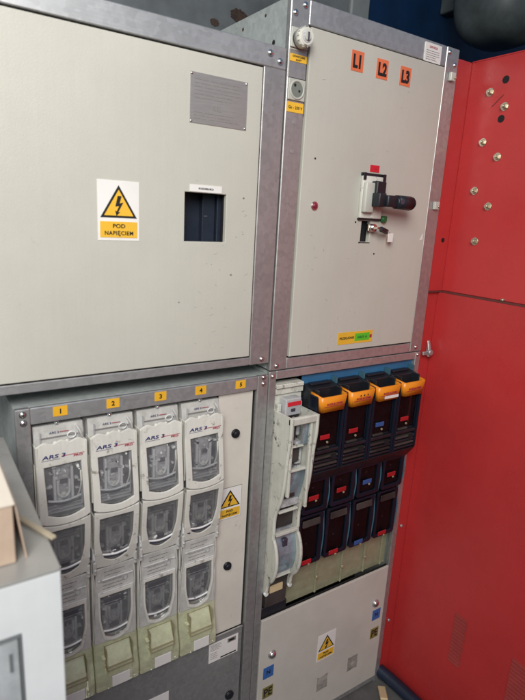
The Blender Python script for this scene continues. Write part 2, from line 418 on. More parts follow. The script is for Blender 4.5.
UL = thing('distribution_cabinet', (-0.30, 0, 0.022), 'large upper left grey cabinet with blank beige door, high voltage sign and square cut-out', 'cabinet', 'metal-framed electrical cabinets')
m = MB(); shell(m, -0.62, -0.004, 0.022, 0.668, 0.45); m.build('housing', UL)
m = MB()
m.box(-0.62, -0.004, 0.0, 0.014, 0.628, 0.668, 'steel_h', 0.0015)
m.box(-0.62, -0.056, 0.0, 0.014, 0.022, 0.0395, 'steel_h', 0.0015)
build_each(m, 'rail', UL)
m = MB(); m.box(-0.0555, -0.004, -0.0008, 0.014, 0.022, 0.6275, 'steel_v', 0.0015)
m.box(-0.62, -0.60, 0.0, 0.014, 0.040, 0.6275, 'steel_v', 0.0015)
build_each(m, 'post', UL)
m = MB(); m.box(-0.62, -0.004, 0.0105, 0.016, 0.035, 0.64, 'gap'); 
# dark interior seen through the cut-out
cut = (-0.2205, -0.1305, 0.289, 0.381)
m = MB()
m.flat([rect(-0.60, -0.0555, 0.0395, 0.6275), rect(*cut)], 0.012, 0.018, 'gap')
m.build('door_seal', UL)
door = MB()
door.flat([rect(-0.597, -0.0592, 0.0435, 0.6232), rect(*cut)], -0.0025, 0.008, 'door', 0.0012)
door = door.build('door', UL)
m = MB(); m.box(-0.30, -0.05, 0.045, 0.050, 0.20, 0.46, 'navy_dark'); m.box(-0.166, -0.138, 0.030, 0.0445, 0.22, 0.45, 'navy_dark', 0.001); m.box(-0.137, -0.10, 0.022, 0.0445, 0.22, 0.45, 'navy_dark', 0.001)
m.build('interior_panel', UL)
m = MB()
m.box(-0.211, -0.142, -0.0035, -0.0025, 0.3825, 0.3955, 'sticker'); m.text('ROZDZIELNICA', -0.1765, 0.3872, -0.0037, 0.0032, 'ink', bold=0.0001)
m.build('label_strip', door)
warning_sign(-0.386, -0.311, 0.288, 0.391, -0.0025, door)
m = MB(); m.box(-0.2145, -0.093, -0.0037, -0.0025, 0.504, 0.590, 'alu_plate', 0.0003)
lines(m, -0.206, -0.104, 0.545, 0.582, 6, -0.0037, 'ink_grey', 0.0008, 3)
m.text('REL', -0.158, 0.529, -0.0037, 0.009, 'ink_grey'); lines(m, -0.206, -0.104, 0.510, 0.526, 3, -0.0037, 'ink_grey', 0.0008, 5)
for x, z in ((-0.2115, 0.587), (-0.096, 0.587), (-0.096, 0.507), (-0.2115, 0.507)): m.dome((x, -0.0037, z), 0.0024, 0.0016, 'chrome')
m.build('nameplate', door)
m = MB()
for k in range(22):     # fine scratches round the hand-worn right side of the door
    x = random.uniform(-0.20, -0.075); z = random.uniform(0.06, 0.42); a = random.uniform(-0.6, 0.6); L = random.uniform(0.002, 0.008)
    dx, dz = math.cos(a)*L, math.sin(a)*L
    m.flat([[(x, z), (x+dx, z+dz), (x+dx, z+dz+0.0005), (x, z+0.0005)]], -0.0029, -0.0024, 'residue')
o = m.build('scratches', door); o['kind'] = 'stuff'
m = MB()
for x, z, r in ((-0.091, 0.377, 0.0022), (-0.089, 0.306, 0.0018), (-0.085, 0.345, 0.0013), (-0.114, 0.223, 0.0030), (-0.230, 0.171, 0.0020), (-0.105, 0.30, 0.0012), (-0.16, 0.245, 0.0012)):
    L = [(x+r*(0.6+0.7*random.random())*math.cos(a*PI/5), z+0.7*r*(0.6+0.7*random.random())*math.sin(a*PI/5)) for a in range(10)]
    m.flat([L], -0.0030, -0.0024, 'residue')
build_each(m, 'scuff', door)
rivets(UL, [(-0.043, 0.652), (-0.019, 0.641), (-0.024, 0.033)], -0.0008)

# ------------------------------------------------------------------ upper right cabinet
UR = thing('distribution_cabinet', (0.2565, 0, 0.002), 'upper right grey cabinet with L1 L2 L3 stickers and black rotary handle on its door', 'cabinet', 'metal-framed electrical cabinets')
m = MB(); shell(m, 0.0, 0.513, 0.002, 0.765, 0.50); m.build('housing', UR)
m = MB(); m.box(0.0465, 0.4665, 0, 0.014, 0.7205, 0.765, 'steel_h', 0.0015); m.box(0.0465, 0.4665, 0, 0.014, 0.002, 0.0275, 'steel_h', 0.0015)
build_each(m, 'rail', UR)
m = MB(); m.box(0.0, 0.0460, -0.0010, 0.014, 0.002, 0.765, 'steel_v', 0.0015); m.box(0.467, 0.513, -0.0010, 0.014, 0.002, 0.765, 'steel_v', 0.0015)
build_each(m, 'post', UR)
m = MB(); m.box(0.046, 0.467, 0.010, 0.016, 0.0275, 0.7205, 'gap'); m.build('door_seal', UR)
dr = MB(); slot = rect(0.237, 0.266, 0.297, 0.346)
dr.flat([rect(0.0500, 0.4630, 0.0320, 0.7165), slot], -0.0045, 0.008, 'door', 0.0012)
dr = dr.build('door', UR)
YD = -0.0045
for i, (t, cx, cz) in enumerate((('L1', 0.179, 0.6775), ('L2', 0.254, 0.675), ('L3', 0.329, 0.673))):
    m = MB(); m.flat([rect(cx-0.0175, cx+0.0175, cz-0.020, cz+0.020)], YD-0.0008, YD, 'sticker_orange')
    m.text(t, cx, cz-0.0125, YD-0.0011, 0.0245, 'ink', bold=0.0016, sx=0.78)
    o = m.build('phase_sticker', dr); o['label'] = 'orange sticker reading '+t
m = MB(); m.box(0.247, 0.276, YD-0.001, YD, 0.457, 0.4725, 'sticker_red'); m.text('I - ON', 0.2615, 0.4625, YD-0.0012, 0.0035, 'ink_red'); m.build('red_sticker', dr)
m = MB()
RT = Matrix.Rotation(-0.02, 4, 'Y')
m.flat([rect(0.194, 0.311, 0.047, 0.0775)], YD-0.0008, YD, 'yellow'); m.flat([rect(0.250, 0.300, 0.053, 0.072)], YD-0.0014, YD-0.0008, 'sticker_green')
m.text('PRZEKŁADNIK', 0.224, 0.0595, YD-0.0011, 0.0060, 'ink', bold=0.0001, sx=0.80, sp=1.12)
m.text('600/5 A', 0.275, 0.0595, YD-0.0017, 0.006, 'green_part', bold=0.0001, sx=1.1, sp=1.08); m.box(0.301, 0.3085, YD-0.0012, YD-0.0008, 0.058, 0.066, 'ink_red')
m.build('rating_sticker', dr)
m = MB(); m.cyl((0.090, YD, 0.372), (0.090, YD-0.003, 0.372), 0.0095, 'chrome', bev=0.001); m.dome((0.090, YD-0.003, 0.372), 0.0066, 0.004, 'led')
m.build('indicator_lamp', dr)
m = MB()
for x, z in ((0.083, 0.470), (0.217, 0.342), (0.287, 0.269)): m.cyl((x, YD, z), (x, YD-0.0006, z), 0.0022, 'gap', seg=12)
build_each(m, 'screw_hole', dr)
m = MB()
for k in range(30):
    x = random.uniform(0.07, 0.45); z = random.uniform(0.04, 0.30) if k < 20 else random.uniform(0.30, 0.69); L = random.uniform(0.002, 0.010)
    a = random.uniform(-1.8, -1.3) if k < 12 else random.uniform(-0.6, 0.6); dx, dz = math.cos(a)*L, math.sin(a)*L
    m.flat([[(x, z), (x+dx, z+dz), (x+dx+0.0005, z+dz+0.0003), (x+0.0005, z+0.0005)]], YD-0.0004, YD+0.0001, 'residue')
o = m.build('scratches', dr); o['kind'] = 'stuff'
m = MB(); m.flat([[(0.446, 0.305), (0.457, 0.307), (0.456, 0.322)]], YD-0.0006, YD, 'sticker'); m.build('torn_label', dr)
# rotary switch
sw = MB()
sw.box(0.222, 0.290, -0.0135, YD, 0.352, 0.447, 'white', 0.002, seg=2)
sw.box(0.2205, 0.2905, -0.0105, YD, 0.4475, 0.4535, 'black'); sw.box(0.2205, 0.2275, -0.0165, -0.0137, 0.438, 0.4535, 'black'); sw.box(0.283, 0.2905, -0.0165, -0.0137, 0.432, 0.4535, 'black')
sw.box(0.2205, 0.2905, -0.0105, YD, 0.3475, 0.3515, 'black')
sw.box(0.222, 0.250, -0.026, -0.0137, 0.365, 0.432, 'socket', 0.003, seg=2)
for x, z in ((0.262, 0.441), (0.258, 0.357)): sw.cyl((x, -0.0135, z), (x, -0.0150, z), 0.0035, 'gut_light', seg=14)
sw.build('switch_plate', dr)
hd = MB()
hd.box(0.247, 0.277, -0.034, -0.0137, 0.394, 0.436, 'black', 0.002)
hd.box(0.242, 0.264, -0.050, -0.0137, 0.379, 0.410, 'black', 0.003, seg=2)
hd.box(0.262, 0.300, -0.058, -0.040, 0.380, 0.406, 'black', 0.004, seg=2)
hd.cyl((0.292, -0.050, 0.3925), (0.345, -0.050, 0.3915), 0.0155, 'black', r2=0.0165, bev=0.003)
hd.cyl((0.345, -0.050, 0.3915), (0.354, -0.050, 0.3913), 0.0165, 'black', r2=0.0105, bev=0.002)
hd.cyl((0.300, -0.0655, 0.393), (0.300, -0.0668, 0.393), 0.006, 'gut_dark', seg=16)
hd.build('rotary_handle', dr)
m = MB(); m.cyl((0.302, YD, 0.352), (0.302, -0.016, 0.352), 0.008, 'green_part', bev=0.002); m.box(0.299, 0.312, -0.014, YD, 0.346, 0.360, 'green_part', 0.002); m.build('green_lug', dr)
m = MB(); m.box(0.238, 0.265, 0.012, 0.016, 0.296, 0.347, 'gut_dark'); m.build('slot_liner', dr)
m = MB(); m.box(0.232, 0.236, YD-0.001, YD, 0.294, 0.297, 'black'); m.box(0.2362, 0.268, YD-0.001, YD, 0.2945, 0.2965, 'black'); m.build('slot_edge', dr)
m = MB(); m.cyl((0.263, -0.004, 0.331), (0.263, -0.024, 0.331), 0.0085, 'chrome', bev=0.0015); m2 = MB(); m2.box(0.252, 0.275, -0.014, YD, 0.322, 0.340, 'chrome', 0.002); m2.build('lock_plate', dr)
m.build('lock', dr)
k = MB(); k.box(-0.020, 0.020, -0.004, 0.004, -0.006, 0.006, 'black', 0.002, Matrix.Rotation(0.18, 4, 'Y') @ Matrix.Rotation(0.35, 4, 'Z'))
for v in k.bm.verts: v.co += Vector((0.291, -0.026, 0.326))
k.box(0.265, 0.276, -0.030, -0.022, 0.3285, 0.3335, 'chrome')
k = k.build('key', None, (0.263, -0.024, 0.331))
tag(k, 'small black-headed key stuck in the lock below the rotary handle', 'key')
k = MB(); k.box(0.312, 0.329, -0.0225, -0.0205, 0.299, 0.320, 'sticker', 0.0005); k.tube([(0.308, -0.026, 0.323), (0.314, -0.024, 0.322), (0.318, -0.0216, 0.319)], 0.0008, 'chrome')
k = k.build('key_tag', None, (0.32, -0.021, 0.31)); tag(k, 'tiny white paper tag hanging from the key in the door lock', 'tag')
# left frame fittings
m = MB(); m.box(0.0015, 0.0445, -0.005, -0.001, 0.672, 0.708, 'socket', 0.001); m.cyl((0.021, -0.005, 0.688), (0.021, -0.010, 0.688), 0.0165, 'black')
m.cyl((0.021, -0.010, 0.688), (0.020, -0.032, 0.687), 0.0185, 'white', r2=0.0165, bev=0.002, seg=40)
for i in range(14):
    a = 2*PI*i/14
    x, z = 0.0205+0.0182*math.cos(a), 0.6875+0.0182*math.sin(a)
    m.box(x-0.0007, x+0.0007, -0.0285, -0.0225, z-0.0007, z+0.0007, 'white')
m.cyl((0.020, -0.0320, 0.687), (0.020, -0.0325, 0.687), 0.0105, 'gut_mid'); m.cyl((0.020, -0.0325, 0.687), (0.020, -0.036, 0.687), 0.0075, 'socket', bev=0.001); m.box(0.0185, 0.0215, -0.0375, -0.0345, 0.680, 0.694, 'gut_dark')
m.build('fuse_knob', UR)
m = MB(); m.box(0.0025, 0.0445, -0.0045, -0.001, 0.576, 0.616, 'socket', 0.001); m.torus((0.0235, -0.0045, 0.596), 0.0165, 0.0022, 'socket'); m.cyl((0.0235, -0.0044, 0.596), (0.0235, -0.0050, 0.596), 0.016, 'socket_dark')
for x, z, r in ((0.0175, 0.604, 0.0030), (0.029, 0.594, 0.0026), (0.008, 0.592, 0.0015)): m.cyl((x, -0.0050, z), (x, -0.0054, z), r, 'gap', seg=14)
m.build('power_socket', UR)
m = MB(); m.box(0.0035, 0.045, -0.0020, -0.001, 0.6475, 0.661, 'yellow'); m.text('OŚWIETLENIE', 0.0243, 0.6553, -0.0022, 0.0036, 'ink', bold=0.00008, sx=0.88, sp=1.1); m.text('SZAFY', 0.0243, 0.6495, -0.0022, 0.0032, 'ink', bold=0.00008, sp=1.1)
m.build('yellow_label', UR)
m = MB(); m.box(0.0025, 0.0445, -0.0020, -0.001, 0.5535, 0.5725, 'yellow'); m.text('Gn - 230 V', 0.0235, 0.560, -0.0022, 0.0054, 'ink', bold=0.00015, sx=0.92, sp=1.1)
m.build('yellow_label', UR)
m = MB(); m.box(0.0003, 0.0022, -0.0018, -0.0008, 0.617, 0.668, 'socket'); m.box(0.0022, 0.046, -0.0016, -0.001, 0.6685, 0.6705, 'socket'); m.box(0.001, 0.046, -0.0016, -0.001, 0.6170, 0.6180, 'gap'); m.box(0.0455, 0.0463, -0.0016, -0.001, 0.550, 0.708, 'gap'); m.build('cover_strip', UR)
m = MB(); m.box(0.388, 0.4455, -0.0020, 0.0, 0.719, 0.759, 'sticker'); m.text('UWAGA', 0.416, 0.7485, -0.0022, 0.0050, 'ink_red', bold=0.0001, sp=1.08); lines(m, 0.393, 0.441, 0.722, 0.745, 5, -0.0020, 'ink_grey', 0.0012, 8)
m.build('notice_sticker', UR)
for x, z in ((0.491, 0.700), (0.493, 0.394)):
    m = MB(); m.box(x-0.009, x+0.009, -0.010, -0.001, z-0.010, z+0.010, 'socket', 0.0015); m.cyl((x+0.003, -0.010, z-0.002), (x+0.003, -0.014, z-0.002), 0.003, 'bolt_zinc', seg=12); m.build('door_catch', UR)
rivets(UR, [(0.011, 0.734), (0.034, 0.752), (0.018, 0.012), (0.477, 0.753), (0.501, 0.728), (0.490, 0.014)], -0.001)
m = MB()
for x, z in ((0.024, 0.478), (0.0245, 0.535)): m.cyl((x, -0.001, z), (x, -0.0018, z), 0.004, 'steel_h', seg=14)
m.cyl((0.0, 0.055, 0.690), (-0.0008, 0.055, 0.690), 0.005, 'gap', seg=12); m.cyl((0.0, 0.090, 0.748), (-0.0008, 0.090, 0.748), 0.003, 'rust', seg=10); m.cyl((0.0, 0.18, 0.742), (-0.0008, 0.18, 0.742), 0.0035, 'rust', seg=10)
build_each(m, 'plugged_hole', UR)

# ------------------------------------------------------------------ lower left cabinet
LL = thing('distribution_cabinet', (-0.27, 0, ZF), 'lower left open-fronted grey cabinet holding four white fuse strips', 'cabinet', 'metal-framed electrical cabinets')
m = MB()
m.box(-0.537, -0.534, 0.012, 0.42, ZF, -0.009, 'steel_side'); m.box(-0.534, -0.003, 0.012, 0.42, -0.010, -0.0075, 'steel_side'); m.box(-0.004, -0.0015, 0.012, 0.42, ZF, -0.011, 'steel_side')
m.box(-0.534, -0.004, 0.13, 0.133, ZF, -0.011, 'gut_grey')
m.build('housing', LL)
m = MB(); m.box(-0.5115, -0.031, 0.0, 0.010, -0.0385, -0.0075, 'steel_h', 0.0015); 
build_each(m, 'rail', LL)
m = MB(); m.box(-0.537, -0.512, -0.0008, 0.012, ZF, -0.0075, 'steel_v', 0.0015); m.box(-0.0305, -0.0015, -0.0008, 0.012, ZF, -0.0075, 'steel_v', 0.0015)
build_each(m, 'post', LL)
m = MB(); m.box(-0.1235, -0.036, 0.010, 0.014, -0.674, -0.040, 'panel_light'); 
m.box(-0.1235, -0.1215, 0.0085, 0.0097, -0.674, -0.050, 'gut_light')
blank = m.build('blanking_panel', LL)
warning_sign(-0.1165, -0.054, -0.355, -0.2745, 0.010, blank, side=True)
for x, z in ((-0.079, -0.139), (-0.0855, -0.484)):
    m = MB(); m.cyl((x, 0.010, z), (x, 0.004, z), 0.0105, 'black', bev=0.001, seg=24); m.cyl((x, 0.004, z), (x, -0.001, z), 0.0085, 'black', r2=0.007, bev=0.001, seg=8)
    m.build('knob', blank)
m = MB(); m.box(-0.5115, -0.036, 0.002, 0.006, ZF+0.02, -0.676, 'zinc_plate', 0.001); m.box(-0.5115, -0.036, 0.0, 0.004, -0.6755, -0.672, 'steel_h')
pl = m.build('kick_plate', LL)
m = MB(); m.box(-0.1315, -0.048, 0.0010, 0.002, -0.745, -0.690, 'sticker')
lines(m, -0.127, -0.095, -0.712, -0.693, 5, 0.0010, 'ink_grey', 0.0012, 11); lines(m, -0.127, -0.105, -0.737, -0.716, 4, 0.0010, 'ink_grey', 0.0012, 12)
m.box(-0.079, -0.055, 0.0006, 0.0010, -0.706, -0.694, 'ink_grey'); m.box(-0.075, -0.060, 0.0002, 0.0006, -0.7025, -0.697, 'ink'); m.box(-0.098, -0.053, 0.0006, 0.0010, -0.742, -0.7385, 'ink')
m.build('rating_label', pl)
m = MB(); m.box(-0.290, -0.238, 0.0010, 0.002, -0.815, -0.770, 'sticker'); m.build('rating_label', pl)
m = MB(); m.cyl((-0.068, 0.002, -0.872), (-0.068, -0.006, -0.872), 0.012, 'black', bev=0.002); m.build('knob', pl)
for t, x in (('1', -0.4605), ('2', -0.3630), ('3', -0.2655), ('4', -0.1745), ('5', -0.0760)):
    m = MB(); m.box(x-0.0125, x+0.0125, -0.0010, 0.0, -0.0290, -0.0105, 'tag_yellow'); m.text(t, x, -0.0240, -0.0013, 0.0088, 'ink', bold=0.0004)
    o = m.build('number_tag', LL); o['label'] = 'yellow tag reading '+t
rivets(LL, [(-0.0155, -0.0115), (-0.0145, -0.0270), (-0.5245, -0.017), (-0.5240, -0.033)], -0.0008, 0.0050)
m = MB()
for x in (-0.466, -0.367, -0.268, -0.171): m.dome((x, 0.0095, -0.046), 0.0032, 0.003, 'chrome'); m.box(x-0.004, x+0.004, 0.0095, 0.012, -0.052, -0.041, 'steel_side')
build_each(m, 'cable_clip', LL)

# ------------------------------------------------------------------ white fuse strips (four)
def yprof(z):            # front face of the covers, bulging at the lower end of each lid
    P = [(-0.070, -0.006), (-0.12, -0.010), (-0.19, -0.019), (-0.235, -0.023), (-0.26, -0.021), (-0.33, -0.012), (-0.37, -0.003), (-0.40, 0.0), (-0.50, -0.004), (-0.56, -0.002)]
    if z >= P[0][0]: return P[0][1]
    for (a, ya), (b, yb) in zip(P, P[1:]):
        if z >= b: return ya+(yb-ya)*(z-a)/(b-a)
    return P[-1][1]
def bend(x, y, z): return (x, y+yprof(z), z)
CUTS = [-0.12, -0.15, -0.19, -0.215, -0.235, -0.26, -0.295, -0.33, -0.37, -0.40, -0.45, -0.50]

def guts(m, cx, zt, zb, top_block, seed):
    cx += 0.0016*math.sin(seed*2.7)
    """the fuse grip lug behind a window: side wells, central grip, ring, lip"""
    h = zt-zb; y = yprof((zt+zb)/2)+0.0145; r = random.Random(seed)
    m.box(cx-0.036, cx+0.036, y+0.006, y+0.012, zb-0.004, zt+0.004, 'white')
    for s in (-1, 1):
        m.box(cx+s*0.026-0.007, cx+s*0.026+0.007, y+0.001, y+0.0058, zb+h*0.18, zb+h*(0.62 if top_block else 0.92), 'gut_dark')
        m.box(cx+s*0.016-0.0025, cx+s*0.016+0.0025, y-0.006, y+0.0055, zb+h*0.16, zb+h*0.90, 'gut_light', 0.001)
        m.box(cx+s*0.034-0.002, cx+s*0.034+0.002, y-0.004, y+0.0055, zb+h*0.10, zt, 'gut_grey', 0.0005)
    m.box(cx-0.013, cx+0.013, y-0.002, y+0.0055, zb+h*0.15, zb+h*0.94, 'gut_mid', 0.002)
    m.box(cx-0.010, cx+0.010, y-0.006, y-0.0022, zb+h*0.55, zb+h*0.80, 'gut_grey', 0.002)
    m.box(cx-0.007, cx+0.007, y-0.009, y-0.0062, zb+h*0.60, zb+h*0.70, 'gut_dark', 0.001)
    m.torus((cx, y-0.005, zb+h*0.45), 0.0105, 0.0026, 'gut_light', PI*0.98, PI*2.02, n=10, sz=1.25)
    for q in (-1, 1): m.box(cx+q*0.0105-0.0022, cx+q*0.0105+0.0022, y-0.0075, y-0.002, zb+h*0.45, zb+h*0.66, 'gut_light', 0.001)
    m.dome((cx, y-0.003, zb+h*0.36), 0.0062, 0.005, 'white')
    m.box(cx-0.010, cx+0.010, y-0.008, y-0.0022, zb+h*0.17, zb+h*0.26, 'gut_dark', 0.002)
    zl = zb+h*(0.14 if top_block else 0.26)
    arc = [(cx-0.030+0.060*i/8, y-0.010, zl-0.006*math.sin(PI*i/8)+0.006) for i in range(9)]
    m.tube(arc, 0.0022, 'gut_light'); m.tube([(a, b+0.003, c-0.006) for a, b, c in arc], 0.0026, 'gut_dark')
    if not top_block:
        for k in range(4): m.box(cx-0.034, cx+0.034, y-0.007+0.002*k, y+0.005, zb+h*(0.03+0.055*k), zb+h*(0.03+0.055*k)+0.0025, 'gut_grey')
        m.tube([(cx+0.031, y-0.009, zt-0.02), (cx+0.030, y-0.010, zb+h*0.5), (cx+0.022, y-0.010, zb+h*0.26)], 0.0016, 'white')
    for k in range(26):     # clips, ribs and shreds of label behind the clear plastic
        px = cx+r.uniform(-0.029, 0.029); pz = r.uniform(zb+h*0.06, zt-0.004); a = r.uniform(0.0012, 0.0042); c2 = r.uniform(0.0007, 0.0028)
        m.box(px-a, px+a, y-r.uniform(0.004, 0.010), y+0.004, pz-c2, pz+c2, r.choice(('gut_light', 'white', 'gut_dark', 'gut_mid', 'gut_light')), 0.0004, Matrix.Rotation(r.uniform(-0.5, 0.5), 4, 'Y'))
    if top_block:
        for k in range(6):
            wz = 0.012+0.014*math.sin(PI*(k+0.5)/6)
            m.box(cx-wz-0.004, cx+wz+0.004, y-0.010+0.0006*k, y+0.004, zb+h*0.76+k*h*0.028, zb+h*0.76+k*h*0.028+h*0.018, 'gut_grey' if k % 2 else 'gut_dark', 0.0008)
        m.box(cx-0.024, cx+0.024, y-0.009, y-0.0, zb+h*0.76, zb+h*0.92, 'gut_dark', 0.003)

def white_strip(x0, sd=0):
    T = thing('fuse_switch', (x0+0.049, 0, -0.56), '', 'fuse switch', 'white fuse strips in the lower left cabinet')
    X = lambda v: x0+v
    # backing body
    m = MB(); m.box(X(0.002), X(0.0955), 0.036, 0.12, -0.560, -0.046, 'gut_mid', 0.002)
    m.box(X(0.002), X(0.006), 0.004, 0.0355, -0.558, -0.12, 'white'); m.box(X(0.0915), X(0.0955), 0.004, 0.0355, -0.558, -0.12, 'white')
    m.build('body', T)
    # clear head with small print
    m = MB(); m.side([(0.010, -0.048), (0.034, -0.048), (0.034, -0.098), (0.006, -0.098), (0.006, -0.070)], X(0.004), X(0.0935), 'clear_milky', 0.0012)
    for a in (0.014, 0.083): m.box(X(a), X(a+0.0015), 0.0020, 0.0058, -0.082, -0.058, 'gut_grey')
    m.box(X(0.014), X(0.084), 0.0035, 0.0058, -0.0715, -0.0700, 'ink_grey')
    m.text('ARS 3', X(0.040), -0.0640, 0.0050, 0.0040, 'ink_blue', sx=1.2); m.box(X(0.050), X(0.066), 0.0046, 0.0057, -0.0628, -0.0618, 'ink_red')
    m.torus((X(0.071), 0.0035, -0.071), 0.0075, 0.0013, 'gut_light', n=12, sz=0.8)
    m.tube([(X(0.080), 0.004, -0.054), (X(0.086), 0.0, -0.066), (X(0.090), 0.003, -0.078)], 0.0022, 'clear_milky')
    m.build('head_cover', T)
    # upper lid: scalloped top, big window
    top = [(X(0.0945), -0.074)]
    n = 24
    for i in range(n+1):
        u = i/n; top.append((X(0.094-0.090*u), -0.0780+0.0050*abs(math.sin(3*PI*u))**1.5-0.002*abs(2*u-1)))
    L = [(X(0.003), -0.226)] + [(X(0.003+0.0915*i/10), -0.226-0.0105*math.sin(PI*(0.08+0.84*i/10))) for i in range(1, 10)] + [(X(0.0945), -0.226)] + top
    W = [(X(0.0160), -0.1215), (X(0.0830), -0.1195)] + [(X(0.084-0.066*i/8), -0.214-0.009*math.sin(PI*i/8)) for i in range(9)]
    m = MB(); m.flat([L, W], -0.0025, 0.0015, 'white', 0.0012, bend, CUTS)
    m.box(X(0.003), X(0.006), -0.012, 0.022, -0.215, -0.082, 'white'); m.box(X(0.0915), X(0.0945), -0.012, 0.022, -0.215, -0.082, 'white')
    lid = m.build('lid', T)
    m = MB()
    for k in range(4): m.dome((X(0.018+0.021*k), -0.0055, -0.0785), 0.0042, 0.0030, 'white')
    m.build('ridge', lid)
    m = MB(); yl = -0.0165
    m.text('ARS 3', X(0.0140), -0.1055, yl+0.0050, 0.0072, 'ink_blue', 'LEFT', bold=0.0002, sx=1.6, shear=0.12)
    m.box(X(0.0125), X(0.045), yl+0.0045, yl+0.0065, -0.1085, -0.1078, 'ink_blue')
    m.box(X(0.049), X(0.089), yl+0.0045, yl+0.0065, -0.1040, -0.1032, 'ink_red')
    m.text('PRO', X(0.0690), -0.1090, yl+0.0048, 0.0038, 'ink_red', 'LEFT', bold=0.0002, sx=1.6, shear=0.1)
    m.build('lettering', lid)
    m = MB(); m.flat([[(X(0.0150), -0.120), (X(0.0840), -0.118), (X(0.085), -0.216), (X(0.050), -0.2225), (X(0.0165), -0.216)]], 0.0020, 0.0030, 'clear', 0, bend, CUTS)
    m.build('window', lid)
    m = MB(); guts(m, X(0.0500), -0.120, -0.222, False, 1+sd); m.build('fuse_grip', lid)
    # middle lid: window narrowing downward
    def out(z0, z1, wt, wb):   # outline narrowing at both ends
        a = []
        for i in range(13):
            u = i/12; z = z0+(z1-z0)*u; e = wt+(wb-wt)*max(0, (u-0.45)/0.55)**1.6
            a.append((e, z))
        return a
    def lobed(cx, z0, z1, ht, hb, curve=0.010):
        l = out(z0, z1, ht, hb)
        P = [(cx-e, z) for e, z in l]
        bot = [(cx-hb+2*hb*i/6, z1-curve*math.sin(PI*i/6)) for i in range(1, 6)]
        return P + bot + [(cx+e, z) for e, z in reversed(l)]
    arcb = [(X(0.0035+0.0905*i/10), -0.2285-0.0105*math.sin(PI*(0.08+0.84*i/10))) for i in range(11)]
    m = MB()
    low = lobed(X(0.049), -0.244, -0.368, 0.0455, 0.0405, 0.004)
    L = arcb[::-1] + low
    W = lobed(X(0.0485), -0.248, -0.346, 0.0345, 0.0235, 0.012)
    m.flat([L, W], -0.0025, 0.0015, 'white', 0.0012, bend, CUTS)
    for s in (0.0045, 0.0905): m.box(X(s), X(s+0.003), -0.016, 0.020, -0.33, -0.245, 'white')
    lid2 = m.build('lid', T)
    m = MB(); m.flat([lobed(X(0.0485), -0.247, -0.347, 0.0355, 0.0245, 0.012)], 0.0020, 0.0030, 'clear', 0, bend, CUTS); m.build('window', lid2)
    m = MB(); guts(m, X(0.0485), -0.249, -0.357, True, 2+sd); m.build('fuse_grip', lid2)
    # lower clear cover with its own head and window
    m = MB(); L = [(X(0.094), -0.556), (X(0.003), -0.556), (X(0.0055), -0.47), (X(0.0095), -0.3735), (X(0.0885), -0.3735), (X(0.0925), -0.47)]
    W = lobed(X(0.049), -0.441, -0.541, 0.0330, 0.0225, 0.010)
    m.flat([L, W], -0.0015, 0.0030, 'clear_milky', 0.0012, bend, CUTS)
    W2 = lobed(X(0.049), -0.434, -0.546, 0.0375, 0.0270, 0.010)
    W2i = lobed(X(0.049), -0.441, -0.541, 0.0330, 0.0225, 0.010)
    m.flat([W2, W2i], -0.0045, -0.0016, 'white', 0.0010, bend, CUTS)
    lid3 = m.build('lower_cover', T)
    m = MB(); lines(m, X(0.026), X(0.072), -0.398, -0.380, 2, -0.0035, 'ink_grey', 0.0014, 4); lines(m, X(0.022), X(0.076), -0.428, -0.404, 3, -0.0035, 'ink_grey', 0.0010, 6)
    m.torus((X(0.070), -0.0040, -0.410), 0.005, 0.0009, 'gut_grey', n=10, sz=1.1)
    for zz in (-0.401, -0.431): m.box(X(0.012), X(0.086), -0.0065, -0.0040, zz-0.0008, zz+0.0008, 'gut_light')
    m.build('print', lid3)
    m = MB(); m.flat([lobed(X(0.049), -0.439, -0.543, 0.0345, 0.024, 0.010)], 0.0035, 0.0045, 'clear', 0, bend, CUTS); m.build('window', lid3)
    m = MB(); guts(m, X(0.049), -0.443, -0.550, True, 3+sd); m.build('fuse_grip', lid3)
    # hinge latches at both sides
    m = MB()
    for s in (0.0015, 0.0865):
        m.box(X(s), X(s+0.0090), -0.008, 0.012, -0.350, -0.322, 'gut_grey', 0.001); m.box(X(s+0.0015), X(s+0.0075), -0.0105, -0.0082, -0.346, -0.330, 'gut_light', 0.001)
        m.box(X(s+0.001), X(s+0.0085), -0.010, 0.012, -0.382, -0.352, 'clear_milky', 0.002); m.dome((X(s+0.0048), -0.010, -0.370), 0.0030, 0.003, 'gut_grey')
        m.tube([(X(s+0.002), -0.004, -0.382), (X(s+0.004), -0.006, -0.42), (X(s+0.0015), -0.003, -0.47), (X(s+0.003), -0.004, -0.55)], 0.0016, 'clear_milky')
    m.build('latch', T)
    # yellowish terminal cover
    m = MB()
    m.side([(0.000, -0.558), (0.030, -0.558), (0.030, -0.672), (-0.014, -0.672), (-0.016, -0.640), (-0.006, -0.600)], X(0.0015), X(0.0965), 'clear_yellow', 0.0025)
    m.side([(-0.008, -0.566), (0.0, -0.566), (0.0, -0.632), (-0.024, -0.632), (-0.026, -0.606)], X(0.024), X(0.078), 'clear_yellow', 0.0025)
    for z in (-0.566, -0.603, -0.612): m.box(X(0.022), X(0.080), -0.0275+0.022*(z > -0.6), -0.010+0.006*(z > -0.6), z-0.0007, z+0.0007, 'bronze')
    for z0, z1, a in ((-0.596, -0.566, 0.0225), (-0.604, -0.566, 0.0790)): m.box(X(a), X(a+0.0012), -0.020, 0.0, z0, z1, 'bronze')
    m.box(X(0.014), X(0.022), -0.018, -0.006, -0.588, -0.584, 'clear_yellow', 0.001)
    tc = m.build('terminal_cover', T)
    m = MB(); m.box(X(0.034), X(0.074), -0.0205, -0.0165, -0.664, -0.636, 'sticker', 0.001); m.dome((X(0.026), -0.018, -0.664), 0.0022, 0.002, 'white'); m.dome((X(0.084), -0.018, -0.658), 0.0022, 0.002, 'white')
    m.build('clip', tc)
    m = MB()
